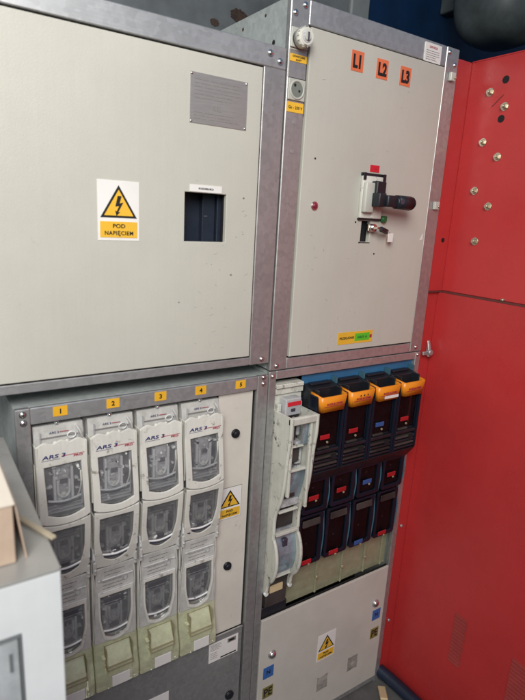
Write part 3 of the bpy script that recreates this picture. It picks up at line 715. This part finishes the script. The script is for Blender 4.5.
    for a in (0.012, 0.036, 0.060, 0.082): m.box(X(a), X(a+0.006), 0.031, 0.035, -0.67, -0.56, 'gut_light')
    m.box(X(0.002), X(0.096), 0.0355, 0.040, -0.672, -0.561, 'panel'); m.build('busbar_backing', T)
    return T
ws = [white_strip(-0.512+0.098*i, 10*i) for i in range(4)]     # the grips behind the windows sit a little differently in each
for o, l in zip(ws, ('white fuse strip under yellow tag 1, partly hidden by the white box', 'white fuse strip under yellow tag 2, second from the left',
                     'white fuse strip under yellow tag 3, second from the beige blanking panel', 'white fuse strip under yellow tag 4, next to the beige blanking panel')): o['label'] = l

# ------------------------------------------------------------------ lower right cabinet
LR = thing('distribution_cabinet', (0.2565, 0, ZF), 'lower right open-fronted grey cabinet holding black fuse units with orange grips', 'cabinet', 'metal-framed electrical cabinets')
m = MB(); m.box(0.0, 0.0025, 0.012, 0.42, ZF, -0.003, 'steel_side'); m.box(0.5105, 0.513, 0.012, 0.42, ZF, -0.003, 'steel_side'); m.box(0.003, 0.510, 0.012, 0.42, -0.004, -0.0015, 'steel_side')
m.box(0.003, 0.510, 0.15, 0.153, ZF, -0.005, 'black')
m.build('housing', LR)
m = MB(); m.box(0.0205, 0.4925, 0, 0.010, -0.0205, -0.0008, 'steel_h', 0.0012); m.box(0.0205, 0.4925, 0.002, 0.010, ZF+0.005, ZF+0.032, 'steel_h', 0.0012); build_each(m, 'rail', LR)
m = MB(); m.box(0.0002, 0.020, -0.0008, 0.012, ZF, -0.0008, 'steel_v', 0.0015); m.box(0.493, 0.513, -0.0008, 0.012, ZF, -0.0008, 'steel_v', 0.0015); build_each(m, 'post', LR)
rivets(LR, [(0.010, -0.0125), (0.502, -0.0085)], -0.0008, 0.0045)
m = MB(); m.box(0.105, 0.4925, 0.0105, 0.013, -0.060, -0.0190, 'blue_plate')
m.build('blue_plate', LR)
m = MB(); m.flat([rect(0.0215, 0.4915, -1.0965, -0.6835)], -0.003, 0.004, 'panel', 0.0012); cp = m.build('cover_panel', LR)
m = MB(); m.box(0.0215, 0.4915, 0.006, 0.010, -1.099, -0.682, 'gap'); m.build('cover_seal', LR)
warning_sign(0.226, 0.2935, -0.914, -0.824, -0.003, cp)
for x, z in ((0.061, -0.804), (0.450, -0.801)):
    m = MB(); m.cyl((x, -0.003, z), (x, -0.0055, z), 0.0125, 'steel_h', seg=24); m.dome((x, -0.0055, z), 0.0112, 0.0085, 'chrome', 20); m.build('quarter_turn_bolt', cp)
for t, x, z, mt, ink in (('N', 0.0535, -0.859, 'sticker_blue', 'ink'), ('PE', 0.0555, -0.926, 'sticker_olive', 'ink'), ('N', 0.461, -0.846, 'sticker_blue', 'ink'), ('PE', 0.462, -0.915, 'sticker_olive', 'ink')):
    m = MB(); m.flat([rect(x-0.017, x+0.017, z-0.019, z+0.018)], -0.0038, -0.003, mt)
    h = 0.012 if t == 'N' else 0.025
    m.text(t, x, z-h/2, -0.0041, h, ink, bold=0.0005, sx=0.8 if t == 'PE' else 1); o = m.build('wire_sticker', cp); o['label'] = ('blue' if t == 'N' else 'olive')+' sticker reading '+t
for cx, cz in ((0.256, -1.003), (0.377, -0.990)):
    L = [(cx+dx*0.021+0.0025*random.random(), cz+dz*0.026+0.0025*random.random()) for dx, dz in ((-1, -1), (-.5, -.98), (0, -1), (.5, -.94), (1, -1), (.97, -.5), (1, 0), (.93, .5), (1, 1), (.5, .96), (0, 1), (-.5, .93), (-1, 1), (-.96, .5), (-1, 0), (-.93, -.5))]
    m = MB(); m.flat([L], -0.0034, -0.0029, 'residue'); m.build('glue_residue', cp)
m = MB(); m.flat([[(0.128, -1.047), (0.150, -1.044), (0.181, -1.046), (0.183, -1.036), (0.155, -1.034), (0.127, -1.037)]], -0.0034, -0.0029, 'residue'); m.build('glue_residue', cp)
# olive clear guard under the black units
G = MB(); G.box(0.108, 0.4925, 0.020, 0.0225, -0.682, -0.545, 'clear_olive'); 
for x in (0.212, 0.307, 0.398, 0.470): G.box(x-0.003, x+0.003, 0.014, 0.0198, -0.681, -0.556, 'clear_olive', 0.001)
gd = G.build('terminal_guard', LR)
m = MB()
for x in (0.212, 0.307, 0.398): m.cyl((x, 0.014, -0.628), (x, 0.009, -0.628), 0.0052, 'bronze', bev=0.001, seg=14)
build_each(m, 'guard_screw', gd)
m = MB(); m.box(0.022, 0.4925, 0.060, 0.063, -0.684, -0.540, 'residue'); 
for x in (0.14, 0.17, 0.24, 0.27, 0.34, 0.37, 0.43): m.cyl((x, 0.05, -0.684), (x, 0.05, -0.54), 0.006, 'gut_light')
m.build('terminal_backing', LR)

# ------------------------------------------------------------------ opened dirty white fuse strip
W = thing('fuse_switch', (0.063, 0, -0.60), 'dirty cream fuse strip with wavy side rails, left of the black units', 'fuse switch')
m = MB(); m.box(0.024, 0.103, 0.030, 0.12, -0.600, -0.036, 'black')
m.box(0.022, 0.1015, -0.004, 0.029, -0.0445, -0.0345, 'white_dirty', 0.0015); m.box(0.0235, 0.1045, 0.002, 0.029, -0.061, -0.046, 'white_dirty', 0.0015)
m.box(0.0235, 0.1045, 0.008, 0.029, -0.110, -0.0625, 'white_dirty', 0.0015)
for s in (0.0265, 0.088): m.box(s, s+0.010, -0.006, 0.0078, -0.112, -0.082, 'white_dirty', 0.0015)
m.build('body', W)
m = MB(); m.box(0.040, 0.086, -0.018, 0.0078, -0.110, -0.068, 'gut_grey', 0.002); m.box(0.045, 0.084, -0.0195, -0.0182, -0.0855, -0.0755, 'sticker_red'); m.box(0.055, 0.068, -0.0195, -0.0182, -0.100, -0.092, 'gut_dark', 0.001)
m.build('tripping_block', W)
right = [(-0.062, -0.098), (-0.062, -0.14), (-0.056, -0.19), (-0.052, -0.245), (-0.048, -0.28), (-0.040, -0.318), (-0.026, -0.352), (-0.021, -0.375), (-0.021, -0.415), (-0.024, -0.430), (-0.034, -0.448), (-0.041, -0.478), (-0.040, -0.508), (-0.030, -0.540), (-0.012, -0.565), (-0.006, -0.592), (0.0, -0.600)]
prof = right + [(0.014, -0.600), (0.014, -0.10)]
m = MB(); m.side(prof, 0.0970, 0.1045, 'white_dirty'); m.side(prof, 0.0225, 0.0300, 'white_dirty')
# raised beads along the edges, split where the upper and lower lid meet
for x in (0.0262, 0.1008):
    m.tube([(x, y-0.001, z) for y, z in right[:9]], 0.0048, 'white_dirty'); m.tube([(x, y-0.001, z) for y, z in right[9:16]], 0.0048, 'white_dirty')
m.box(0.0225, 0.1045, -0.066, -0.054, -0.116, -0.097, 'white_dirty', 0.003)
for x in (0.034, 0.090):
    m.box(x-0.004, x+0.004, -0.060, -0.050, -0.34 if x > 0.05 else -0.30, -0.1165, 'white_dirty', 0.002)
lid = m.build('side_rails', W)
for x in (0.0220, 0.0962):
    m = MB(); m.box(x, x+0.009, -0.024, -0.010, -0.432, -0.372, 'white_dirty', 0.002); m.build('hinge', W)
for x in (0.026, 0.101):
    m = MB(); m.cyl((x, 0.0, -0.598), (x, -0.010, -0.598), 0.0062, 'gut_light', bev=0.001, seg=16); m.build('pivot', W)
def sheet(zs, d, x0, x1, mat, m, th=0.0015):
    def yy(z):
        for (ya, za), (yb, zb) in zip(right, right[1:]):
            if zb <= z <= za: return ya+(yb-ya)*(z-za)/(zb-za)
    pf = [(yy(z)+d, z) for z in [zs[0]+(zs[1]-zs[0])*i/8 for i in range(9)]]
    m.side(pf+[(y+th, z) for y, z in reversed(pf)], x0, x1, mat)
for z0, z1, xa in ((-0.117, -0.176, 0.070), (-0.241, -0.352, 0.031), (-0.425, -0.535, 0.031)):  # narrow first sheet: a light-blue reflection put in as tinted plastic
    m = MB(); sheet((z0, z1), 0.012, xa, 0.096, 'clear_blue', m); m.build('window', W)
m = MB()
m.box(0.031, 0.096, 0.000, 0.029, -0.360, -0.115, 'soot', 0.002)
m.box(0.036, 0.066, -0.034, -0.0005, -0.168, -0.12, 'soot', 0.004); m.box(0.068, 0.080, -0.030, -0.0005, -0.160, -0.12, 'gut_mid', 0.004)
m.box(0.036, 0.080, -0.036, -0.0005, -0.228, -0.184, 'soot', 0.006); m.box(0.070, 0.090, -0.030, -0.0005, -0.236, -0.176, 'gut_mid', 0.004)
m.box(0.031, 0.096, -0.024, -0.0005, -0.350, -0.244, 'gut_mid', 0.003); m.box(0.042, 0.078, -0.030, -0.0245, -0.322, -0.282, 'soot', 0.004); m.box(0.036, 0.050, -0.030, -0.0245, -0.284, -0.274, 'soot', 0.003); m.box(0.068, 0.084, -0.030, -0.0245, -0.284, -0.272, 'soot', 0.003)
m.box(0.052, 0.066, -0.034, -0.0245, -0.268, -0.252, 'gut_dark', 0.003)
m.box(0.031, 0.096, -0.006, 0.029, -0.415, -0.362, 'soot', 0.002)
m.box(0.031, 0.096, -0.012, 0.029, -0.555, -0.423, 'gut_mid', 0.002); m.box(0.040, 0.085, -0.024, -0.0125, -0.512, -0.478, 'soot', 0.005); m.box(0.036, 0.050, -0.022, -0.0125, -0.482, -0.470, 'soot', 0.003); m.box(0.074, 0.088, -0.022, -0.0125, -0.482, -0.470, 'soot', 0.003); m.box(0.054, 0.070, -0.026, -0.0125, -0.460, -0.438, 'gut_dark', 0.002)
m.build('fuse_grip', W)
for x1, y, z, h in ((0.075, -0.052, -0.176, 0.0035), (0.094, -0.050, -0.2385, 0.006), (0.088, -0.034, -0.3540, 0.0045), (0.096, -0.030, -0.4180, 0.008), (0.082, -0.032, -0.5370, 0.004)):
    m = MB(); m.box(0.0305, x1, y, y+0.010, z-h/2, z+h/2, 'white_dirty', 0.001); m.build('cross_bar', W)
m = MB(); m.side([(-0.012, -0.548), (0.02, -0.548), (0.02, -0.650), (0.0, -0.650), (-0.003, -0.575)], 0.0305, 0.0962, 'soot', 0.002); m.box(0.024, 0.104, 0.004, 0.028, -0.679, -0.6505, 'black', 0.002)
fo = m.build('foot', W)
m = MB(); m.box(0.038, 0.078, -0.0068, -0.0036, -0.602, -0.582, 'gold'); m.build('gold_label', fo)

# ------------------------------------------------------------------ black fuse units with orange grips
def black_unit(x0, tabm, name_label):
    T = thing('fuse_switch', (x0+0.047, 0, -0.56), name_label, 'fuse switch', 'black fuse units with orange grips')
    X = lambda v: x0+v
    m = MB()
    # stepped body
    m.side([(-0.020, -0.052), (0.008, -0.046), (0.060, -0.046), (0.060, -0.556), (0.006, -0.556), (0.006, -0.318), (-0.030, -0.262), (-0.030, -0.205), (0.004, -0.200), (0.004, -0.105), (-0.020, -0.100)], X(0.0012), X(0.0928), 'black', 0.0012)
    for s in (0.0012, 0.0848): m.box(X(s), X(s+0.008), -0.049, -0.0202, -0.262, -0.062, 'black_gloss', 0.002)
    m.side([(-0.049, -0.262), (-0.020, -0.262), (0.004, -0.300), (-0.006, -0.322)], X(0.0014), X(0.0926), 'black', 0.001)
    m.build('body', T)
    m = MB()
    m.box(X(0.010), X(0.084), -0.048, -0.012, -0.2130, -0.2045, 'black', 0.001); m.box(X(0.020), X(0.056), -0.044, -0.012, -0.2035, -0.1985, 'soot', 0.001); m.box(X(0.060), X(0.080), -0.040, -0.012, -0.2035, -0.2000, 'black')
    for k in range(4): m.box(X(0.010), X(0.084), -0.0475, -0.0305, -0.228-0.010*k, -0.2225-0.010*k, 'soot' if k % 2 == 0 else 'black', 0.001)
    m.box(X(0.060), X(0.076), -0.050, -0.0477, -0.230, -0.220, 'gap')
    m.build('latch_ledge', T)
    m = MB(); m.box(X(0.0095), X(0.0845), -0.041, -0.0395, -0.196, -0.100, 'smoked'); w1 = m.build('window', T)
    m = MB(); m.box(X(0.020), X(0.052), -0.010, 0.0035, -0.178, -0.110, 'soot', 0.002); m.box(X(0.030), X(0.040), -0.014, -0.0102, -0.150, -0.112, 'gut_dark'); m.build('fuse_grip', T)
    m = MB(); m.box(X(0.024), X(0.054), -0.0455, -0.0420, -0.1775, -0.1655, tabm, 0.001); m.build('colour_tab', T)
    rr = random.Random(int(x0*1000)); m = MB()
    for k in range(14):
        px = X(rr.uniform(0.016, 0.078)); pz = rr.uniform(-0.192, -0.108); a = rr.uniform(0.002, 0.007); c = rr.uniform(0.001, 0.004)
        m.box(px-a, px+a, -0.012-rr.uniform(0, 0.02), 0.0035, pz-c, pz+c, rr.choice(('soot', 'brown_dark', 'black', 'gut_dark')), 0.0005)
    for a in (0.0115, 0.0800): m.box(X(a), X(a+0.003), -0.0435, -0.0412, -0.198, -0.104, 'black_gloss', 0.0008)
    m.build('rib', T)
    m = MB(); m.cyl((X(0.047), -0.043, -0.186), (X(0.047), -0.046, -0.186), 0.003, 'bronze', seg=10); m.build('contact', T)
    # section two and three: lids with smoked windows
    for (zt, zb, yf, tab) in ((-0.296, -0.392, -0.016, -0.347), (-0.402, -0.552, -0.008, -0.540)):
        m = MB()
        m.flat([rrect(X(0.004), X(0.088), zb, zt, 0.008), rrect(X(0.014), X(0.074), zb+0.012, zt-0.008, 0.005)], yf-0.006, yf+0.0, 'black_gloss', 0.002)
        m.box(X(0.004), X(0.088), yf+0.0002, 0.0058, zb+0.004, zb+0.010, 'black')
        m.tube([(X(0.0885), yf-0.002, zt-0.004), (X(0.0905), yf-0.006, (zt+zb)/2), (X(0.0890), yf-0.002, zb+0.002)], 0.0020, 'edge_blue')  # blue sky reflection along the lid edge, put into the tube's colour
        lid = m.build('lid', T)
        m = MB(); m.box(X(0.013), X(0.075), yf-0.0012, yf+0.0, zb+0.011, zt-0.007, 'smoked'); m.build('window', lid)
        m = MB(); m.box(X(0.016), X(0.072), yf+0.002, yf+0.006, zb+0.012, zt-0.010, 'soot', 0.001)
        zc = tab+0.050 if zt < -0.35 else tab+0.025
        m.box(X(0.030), X(0.048), yf+0.0006, yf+0.0018, tab+0.012, zt-0.022, 'gut_dark')
        m.dome((X(0.039), yf+0.0006, zc), 0.003, 0.0004, 'gut_light')
        for a, c, mt in ((0.020, 0.0275, 'brown_dark'), (0.0505, 0.064, 'brown_dark'), (0.066, 0.070, 'gut_dark')): m.box(X(a), X(c), yf+0.0004, yf+0.0018, tab+0.010, zt-0.020, mt)
        m.box(X(0.020), X(0.064), yf+0.0002, yf+0.0019, zt-0.0195, zt-0.017, 'brown_dark')
        m.build('fuse_link', lid)
        m = MB(); m.box(X(0.022), X(0.054), yf-0.0085, yf-0.0060, tab-0.0065, tab+0.0065, tabm, 0.0008); m.box(X(0.044), X(0.050), yf-0.0085, yf-0.0060, tab-0.0125, tab-0.0075, 'bronze', 0.0008); m.build('colour_tab', lid)
        if zt < -0.35:
            m = MB(); m.side([(yf-0.012, zt-0.030), (yf-0.006, zt-0.030), (yf-0.006, zt-0.012), (yf-0.009, zt-0.012)], X(0.015), X(0.073), 'soot', 0.001); m.build('cross_bar', lid)
    # orange grip tray
    m = MB(); yo, yi = -0.062, -0.022
    b = bmesh.new()
    def P(x, y, z): return b.verts.new((X(x), y, z))
    t = 0.0060
    # outer ring: top edge (wide) and bottom edge (narrow)
    ot = [P(0.003, yi+0.004, -0.056), P(0.004, yo+0.006, -0.061), P(0.010, yo, -0.0615), P(0.083, yo, -0.0615), P(0.089, yo+0.006, -0.061), P(0.090, yi+0.004, -0.056)]
    ob = [P(0.008, yi-0.002, -0.090), P(0.008, yo+0.012, -0.1005), P(0.013, yo+0.005, -0.1015), P(0.080, yo+0.005, -0.1015), P(0.085, yo+0.012, -0.1005), P(0.085, yi-0.002, -0.090)]
    it = [P(0.003+t, yi+0.004, -0.056), P(0.004+t, yo+0.007, -0.061), P(0.0125, yo+0.0065, -0.0615), P(0.0805, yo+0.0065, -0.0615), P(0.089-t, yo+0.007, -0.061), P(0.090-t, yi+0.004, -0.056)]
    ib = [P(0.008+t, yi-0.002, -0.090), P(0.008+t, yo+0.013, -0.0985), P(0.0155, yo+0.010, -0.0990), P(0.0775, yo+0.010, -0.0990), P(0.085-t, yo+0.013, -0.0985), P(0.085-t, yi-0.002, -0.090)]
    for i in range(5):
        b.faces.new((ot[i], ot[i+1], ob[i+1], ob[i])); b.faces.new((it[i+1], it[i], ib[i], ib[i+1])); b.faces.new((ot[i+1], ot[i], it[i], it[i+1])); b.faces.new((ob[i], ob[i+1], ib[i+1], ib[i]))
    for i in (0, 5): b.faces.new((ot[i], it[i], ib[i], ob[i]))
    bmesh.ops.recalc_face_normals(b, faces=b.faces)
    bmesh.ops.bevel(b, geom=b.edges[:], offset=0.0009, segments=2, affect='EDGES')
    m.take(b, 'orange', True); gr = m.build('grip', T)
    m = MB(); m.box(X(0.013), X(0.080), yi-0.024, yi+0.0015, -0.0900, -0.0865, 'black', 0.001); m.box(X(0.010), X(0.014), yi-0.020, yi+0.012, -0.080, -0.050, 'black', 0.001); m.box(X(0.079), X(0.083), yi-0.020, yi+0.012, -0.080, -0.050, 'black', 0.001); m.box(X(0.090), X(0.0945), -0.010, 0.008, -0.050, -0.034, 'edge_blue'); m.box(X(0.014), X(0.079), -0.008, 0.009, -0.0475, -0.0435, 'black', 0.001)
    m.build('grip_core', T)
    return T, gr
bu = []
bl = ('black fuse unit with plain orange grip, beside the cream strip', 'black fuse unit with a dotted print on its orange grip, second from the cream strip',
      'black fuse unit with blue colour tabs and a white label on its orange grip', 'black fuse unit with orange grip, next to the red enclosure')
for i in range(4):
    x0 = 0.107+0.0940*i
    T, gr = black_unit(x0, 'tab_blue' if i == 2 else 'tab_red', bl[i])
    yf = -0.0606
    tilt = Matrix.Rotation(0.15, 4, 'X')
    m = MB()
    m.text('ROZŁĄCZNIK', x0+0.0465, -0.0825, yf-0.0002, 0.0056, 'ink_red', bold=0.0001, sx=0.90, sp=1.1, m4=tilt)
    m.box(x0+0.016, x0+0.077, yf-0.0006+0.0010, yf+0.0018, -0.0865, -0.0855, 'ink_red')
    if i == 1:
        for k in (0, 1, 2): m.dome((x0+0.036+0.012*k, yf-0.0006, -0.0725), 0.0022, 0.0012, 'ink')
    m.build('lettering', gr)
    if i == 2:
        m = MB(); m.box(x0+0.028, x0+0.078, yf-0.0008, yf+0.0005, -0.0945, -0.0870, 'sticker'); m.build('white_label', gr)

# ------------------------------------------------------------------ red enclosure
XR = 0.568
RD = thing('red_enclosure', (XR+0.02, -0.4, ZF), 'glossy red steel enclosure side with zinc bolts, on the right of the cabinets', 'enclosure')
m = MB(); m.box(XR, XR+0.004, -0.95, 0.0, 0.1705, 0.746, 'red', 0.001)
m.box(0.5145, XR+0.004, 0.0005, 0.004, 0.1705, 0.746, 'red'); m.box(XR, XR+0.25, 0.0045, 0.008, 0.1705, 0.746, 'red')
m.side([(-0.95, 0.7462), (0.0, 0.7462), (0.0, 0.749), (-0.95, 0.749)], XR, XR+0.03, 'red')
up = m.build('upper_panel', RD)
m = MB(); m.box(XR-0.007, XR-0.003, -0.95, 0.006, ZF+0.004, 0.165, 'red', 0.001); m.box(0.5145, XR-0.0035, 0.0065, 0.010, ZF+0.004, 0.165, 'red')
m.box(XR-0.003, XR+0.25, 0.0105, 0.014, ZF+0.004, 0.165, 'red')
lp = m.build('lower_panel', RD)
m = MB(); m.box(0.5145, XR+0.02, -0.95, 0.012, 0.1655, 0.1665, 'brown_edge'); 
m = MB(); m.box(XR-0.0068, XR+0.02, -0.95, 0.004, 0.1652, 0.1702, 'brown_edge'); m.box(0.5145, XR-0.007, -0.001, 0.004, 0.1652, 0.1702, 'brown_edge'); m.build('seam_ledge', RD)
def hexbolt(y, z, d=1.0):
    m = MB(); m.cyl((XR, y, z), (XR-0.0018, y, z), 0.0098*d, 'bolt_zinc', seg=24, bev=0.0004)
    m.cyl((XR-0.0018, y, z), (XR-0.0080, y, z), 0.0074*d, 'bolt_zinc', seg=6, smooth=False, bev=0.0006); m.cyl((XR-0.008, y, z), (XR-0.0125, y, z), 0.0042*d, 'bolt_zinc', seg=12, bev=0.0008)
    return m.build('bolt', up)
for y, z in ((-0.064, 0.669), (-0.110, 0.631), (-0.064, 0.553), (-0.111, 0.516), (-0.060, 0.436), (-0.106, 0.398), (-0.083, 0.310)): hexbolt(y, z)
for y, z in ((-0.102, 0.692), (-0.105, 0.604)):
    m = MB(); m.cyl((XR, y, z), (XR-0.0008, y, z), 0.0088, 'gap', seg=20); m.build('bolt_hole', up)
m = MB(); m.cyl((0.545, 0.0005, 0.307), (0.545, -0.0004, 0.307), 0.0062, 'gap', seg=18); m.build('bolt_hole', up)
m = MB(); m.box(XR-0.0006, XR, -0.106, -0.070, 0.6455, 0.6475, 'brown_edge', 0, Matrix.Rotation(-0.72, 4, 'X')); m.build('scratch', up)
m = MB(); m.cyl((XR-0.003, -0.188, 0.1702), (XR-0.003, -0.188, 0.1765), 0.0055, 'bolt_zinc', bev=0.001, seg=14); m.build('screw', RD)
for (y0, y1, z0, z1) in ((-0.247, -0.205, -0.898, -0.732), (-0.44, -0.384, -0.90, -0.740)):
    m = MB(); n = 14
    m.box(XR-0.0075, XR-0.0070, y0, y1, z0, z1, 'red_vent')
    for k in range(n):
        z = z0+(k+0.5)*(z1-z0)/n
        m.side([(y0, z-0.0035), (y1, z-0.0035), (y1, z+0.0015), (y0, z+0.0015)], XR-0.0095, XR-0.0076, 'red_vent', 0.0005); m.box(XR-0.0105, XR-0.0096, y0+0.0005, y0+0.004, z-0.002, z+0.002, 'red')
    m.build('vent', lp)
m = MB(); m.cyl((0.508+0.03, -0.012, -0.003), (0.508+0.03, -0.018, -0.003), 0.008, 'steel_h', seg=14, bev=0.001); m.side([(-0.002, -0.012), (-0.012, -0.016), (-0.012, 0.004), (-0.004, 0.030), (-0.002, 0.030)], 0.533, 0.543, 'steel_h', 0.001); m.box(0.515, 0.535, -0.010, -0.004, -0.010, 0.000, 'steel_h', 0.001)
tag(m.build('bracket', None, (0.538, -0.01, 0.0)), 'small bent steel bracket between the grey cabinets and the red enclosure', 'bracket')
for z in (-0.56, -0.905):
    m = MB(); m.cyl((0.534, 0.0065, z), (0.534, 0.001, z), 0.005, 'steel_h', bev=0.001, seg=12); m.build('screw', lp)

# ------------------------------------------------------------------ hose and scrap on the floor
m = MB(); m.tube([(0.520, 0.004, ZF+0.030), (0.530, -0.05, ZF+0.024), (0.534, -0.15, ZF+0.022), (0.528, -0.35, ZF+0.022), (0.53, -0.8, ZF+0.022)], 0.020, 'hose', 16)
tag(m.build('hose', None, (0.53, -0.1, ZF)), 'thick dark blue hose lying along the foot of the red enclosure', 'hose')
m = MB(); m.box(-0.03, 0.03, -0.012, 0.012, -0.004, 0.004, 'gold', 0.002, Matrix.Rotation(0.9, 4, 'Z') @ Matrix.Rotation(0.2, 4, 'Y'))
for v in m.bm.verts: v.co += Vector((0.478, -0.055, ZF+0.012))
tag(m.build('scrap_strip', None, (0.478, -0.055, ZF)), 'small yellowish scrap on the floor beside the dark hose', 'scrap')

# ------------------------------------------------------------------ foreground white box, carton, stick
ZT = -0.0431
WB = thing('side_cabinet', (-0.80, -0.26, ZF), 'white cabinet with grey top in the left foreground, its small window near the corner', 'cabinet')
m = MB(); m.flat([rect(-1.05, -0.5605, ZF, ZT-0.0035), rect(-0.95, -0.6035, -0.62, -0.110)], -0.42, -0.415, 'white_clean', 0.001)
m.box(-0.5645, -0.5605, -0.4148, -0.03, ZF, ZT-0.0035, 'white_clean', 0.001); m.build('body', WB)
m = MB(); m.flat([rrect(-1.05, -0.5598, -0.4205, -0.022, 0.004)], -0.0035, 0.0, 'grey_top', 0.0008)
me = m.bm
for v in me.verts: v.co = Vector((v.co.x, v.co.z, ZT-0.0035-v.co.y-0.0035+0.0035))
m.build('top', WB)
m = MB(); m.flat([rect(-0.949, -0.6045, -0.619, -0.111), rect(-0.946, -0.6064, -0.616, -0.1130)], -0.4212, -0.414, 'outline_grey'); fr = m.build('window', WB)
m = MB(); m.box(-0.944, -0.608, -0.418, -0.4165, -0.614, -0.1148, 'pane_grey'); m.box(-0.6175, -0.6150, -0.4205, -0.4182, -0.155, -0.132, 'outline_grey'); m.build('pane', fr)
m = MB(); m.box(-0.93, -0.60, -0.3885, -0.2450, ZT+0.0008, 0.0290, 'cardboard', 0.001); m.box(-0.932, -0.5985, -0.390, -0.2435, 0.0294, 0.0310, 'cardboard_top')
m.flat([[(-0.5984, 0.0285), (-0.5968, 0.0285), (-0.5882, ZT+0.001), (-0.5898, ZT+0.001)]], -0.386, -0.262, 'cardboard')
tag(m.build('carton', None, (-0.76, -0.31, ZT)), 'open-edged brown cardboard carton lying on the grey top of the white cabinet', 'carton')
m = MB(); a = Vector((-0.625, -0.200, ZT+0.003)); b_ = Vector((-0.5545, -0.364, ZT+0.003))
mid = (a+b_)/2; L = (b_-a).length; ang = math.atan2((b_-a).y, (b_-a).x)
m.box(-L/2, L/2, -0.0035, 0.0035, -0.002, 0.002, 'wood', 0.0008, Matrix.Rotation(ang, 4, 'Z'))
for v in m.bm.verts: v.co += mid
tag(m.build('wooden_stick', None, tuple(mid)), 'thin pale wooden stick poking past the carton on the grey top', 'stick')

# ------------------------------------------------------------------ rounded grey housing against the navy wall
m = MB()
bm = bmesh.new(); bmesh.ops.create_uvsphere(bm, u_segments=48, v_segments=32, radius=1)
for v in bm.verts:
    n = v.co.copy(); k = 3.2
    r = (abs(n.x)**k+abs(n.y)**k+abs(n.z)**k)**(-1/k); v.co = Vector((n.x*r*0.165, n.y*r*0.16, n.z*r*0.215))+Vector((1.375, 0.52, 1.26))
m.take(bm, 'tank_grey', True); m.cyl((1.375, 0.36, 1.26), (1.375, 0.348, 1.26), 0.09, 'black', bev=0.003); m.box(1.34, 1.41, 0.67, 0.80, 1.22, 1.30, 'tank_grey', 0.004)
tag(m.build('round_housing', None, (1.375, 0.52, 1.10)), 'dark grey rounded housing fixed to the navy wall, top right', 'housing')

# ------------------------------------------------------------------ light
w = bpy.data.worlds.new('World'); SC.world = w; w.use_nodes = True
nt = w.node_tree; bg = nt.nodes['Background']; sky = nt.nodes.new('ShaderNodeTexSky')
sky.sky_type = 'NISHITA'; sky.sun_disc = False; sky.sun_elevation = math.radians(38); sky.sun_rotation = math.radians(235)
nt.links.new(sky.outputs[0], bg.inputs[0]); bg.inputs[1].default_value = 0.065
def area(loc, target, size, power, col, sy=None):
    l = bpy.data.lights.new('opening_light', 'AREA'); l.energy = power; l.size = size; l.color = col
    l.spread = math.radians(122)
    o = bpy.data.objects.new('opening_light', l); C.objects.link(o); o.location = loc
    o.rotation_euler = (Vector(target)-Vector(loc)).to_track_quat('-Z', 'Y').to_euler()
area((-1.12, -1.50, 1.25), (-0.48, 0.0, 0.35), 1.0, 24, (1.0, 0.985, 0.96))
sun = bpy.data.lights.new('sun', 'SUN'); sun.energy = 0.15; sun.angle = math.radians(40); sun.color = (1.0, 0.96, 0.90)
so = bpy.data.objects.new('sun', sun); C.objects.link(so); so.rotation_euler = Vector((0.62, 0.62, -0.55)).to_track_quat('-Z', 'Y').to_euler()

# ------------------------------------------------------------------ camera
cam = bpy.data.cameras.new('camera'); co = bpy.data.objects.new('camera', cam); C.objects.link(co); SC.camera = co
R = ((0.83386718, -0.54931962, 0.05397666), (-0.09082516, -0.23301113, -0.96822343), (0.54444129, 0.8024673, -0.24419238))
Mx = Matrix(((R[0][0], -R[1][0], -R[2][0], 0), (R[0][1], -R[1][1], -R[2][1], 0), (R[0][2], -R[1][2], -R[2][2], 0), (0, 0, 0, 1)))
co.matrix_world = Matrix.Translation((-0.674, -0.960, 0.346)) @ Mx
cam.sensor_fit = 'VERTICAL'; cam.sensor_height = 36; cam.sensor_width = 27; cam.lens = 534.677/700*36
cam.clip_start = 0.02; cam.clip_end = 60
cam.dof.use_dof = True; cam.dof.focus_distance = 1.32; cam.dof.aperture_fstop = (cam.lens/1000)/0.0065
SC.view_settings.view_transform = 'Standard'; SC.view_settings.look = 'None'; SC.view_settings.gamma = 1; SC.view_settings.exposure = 0.0
SC.cycles.transparent_max_bounces = 16
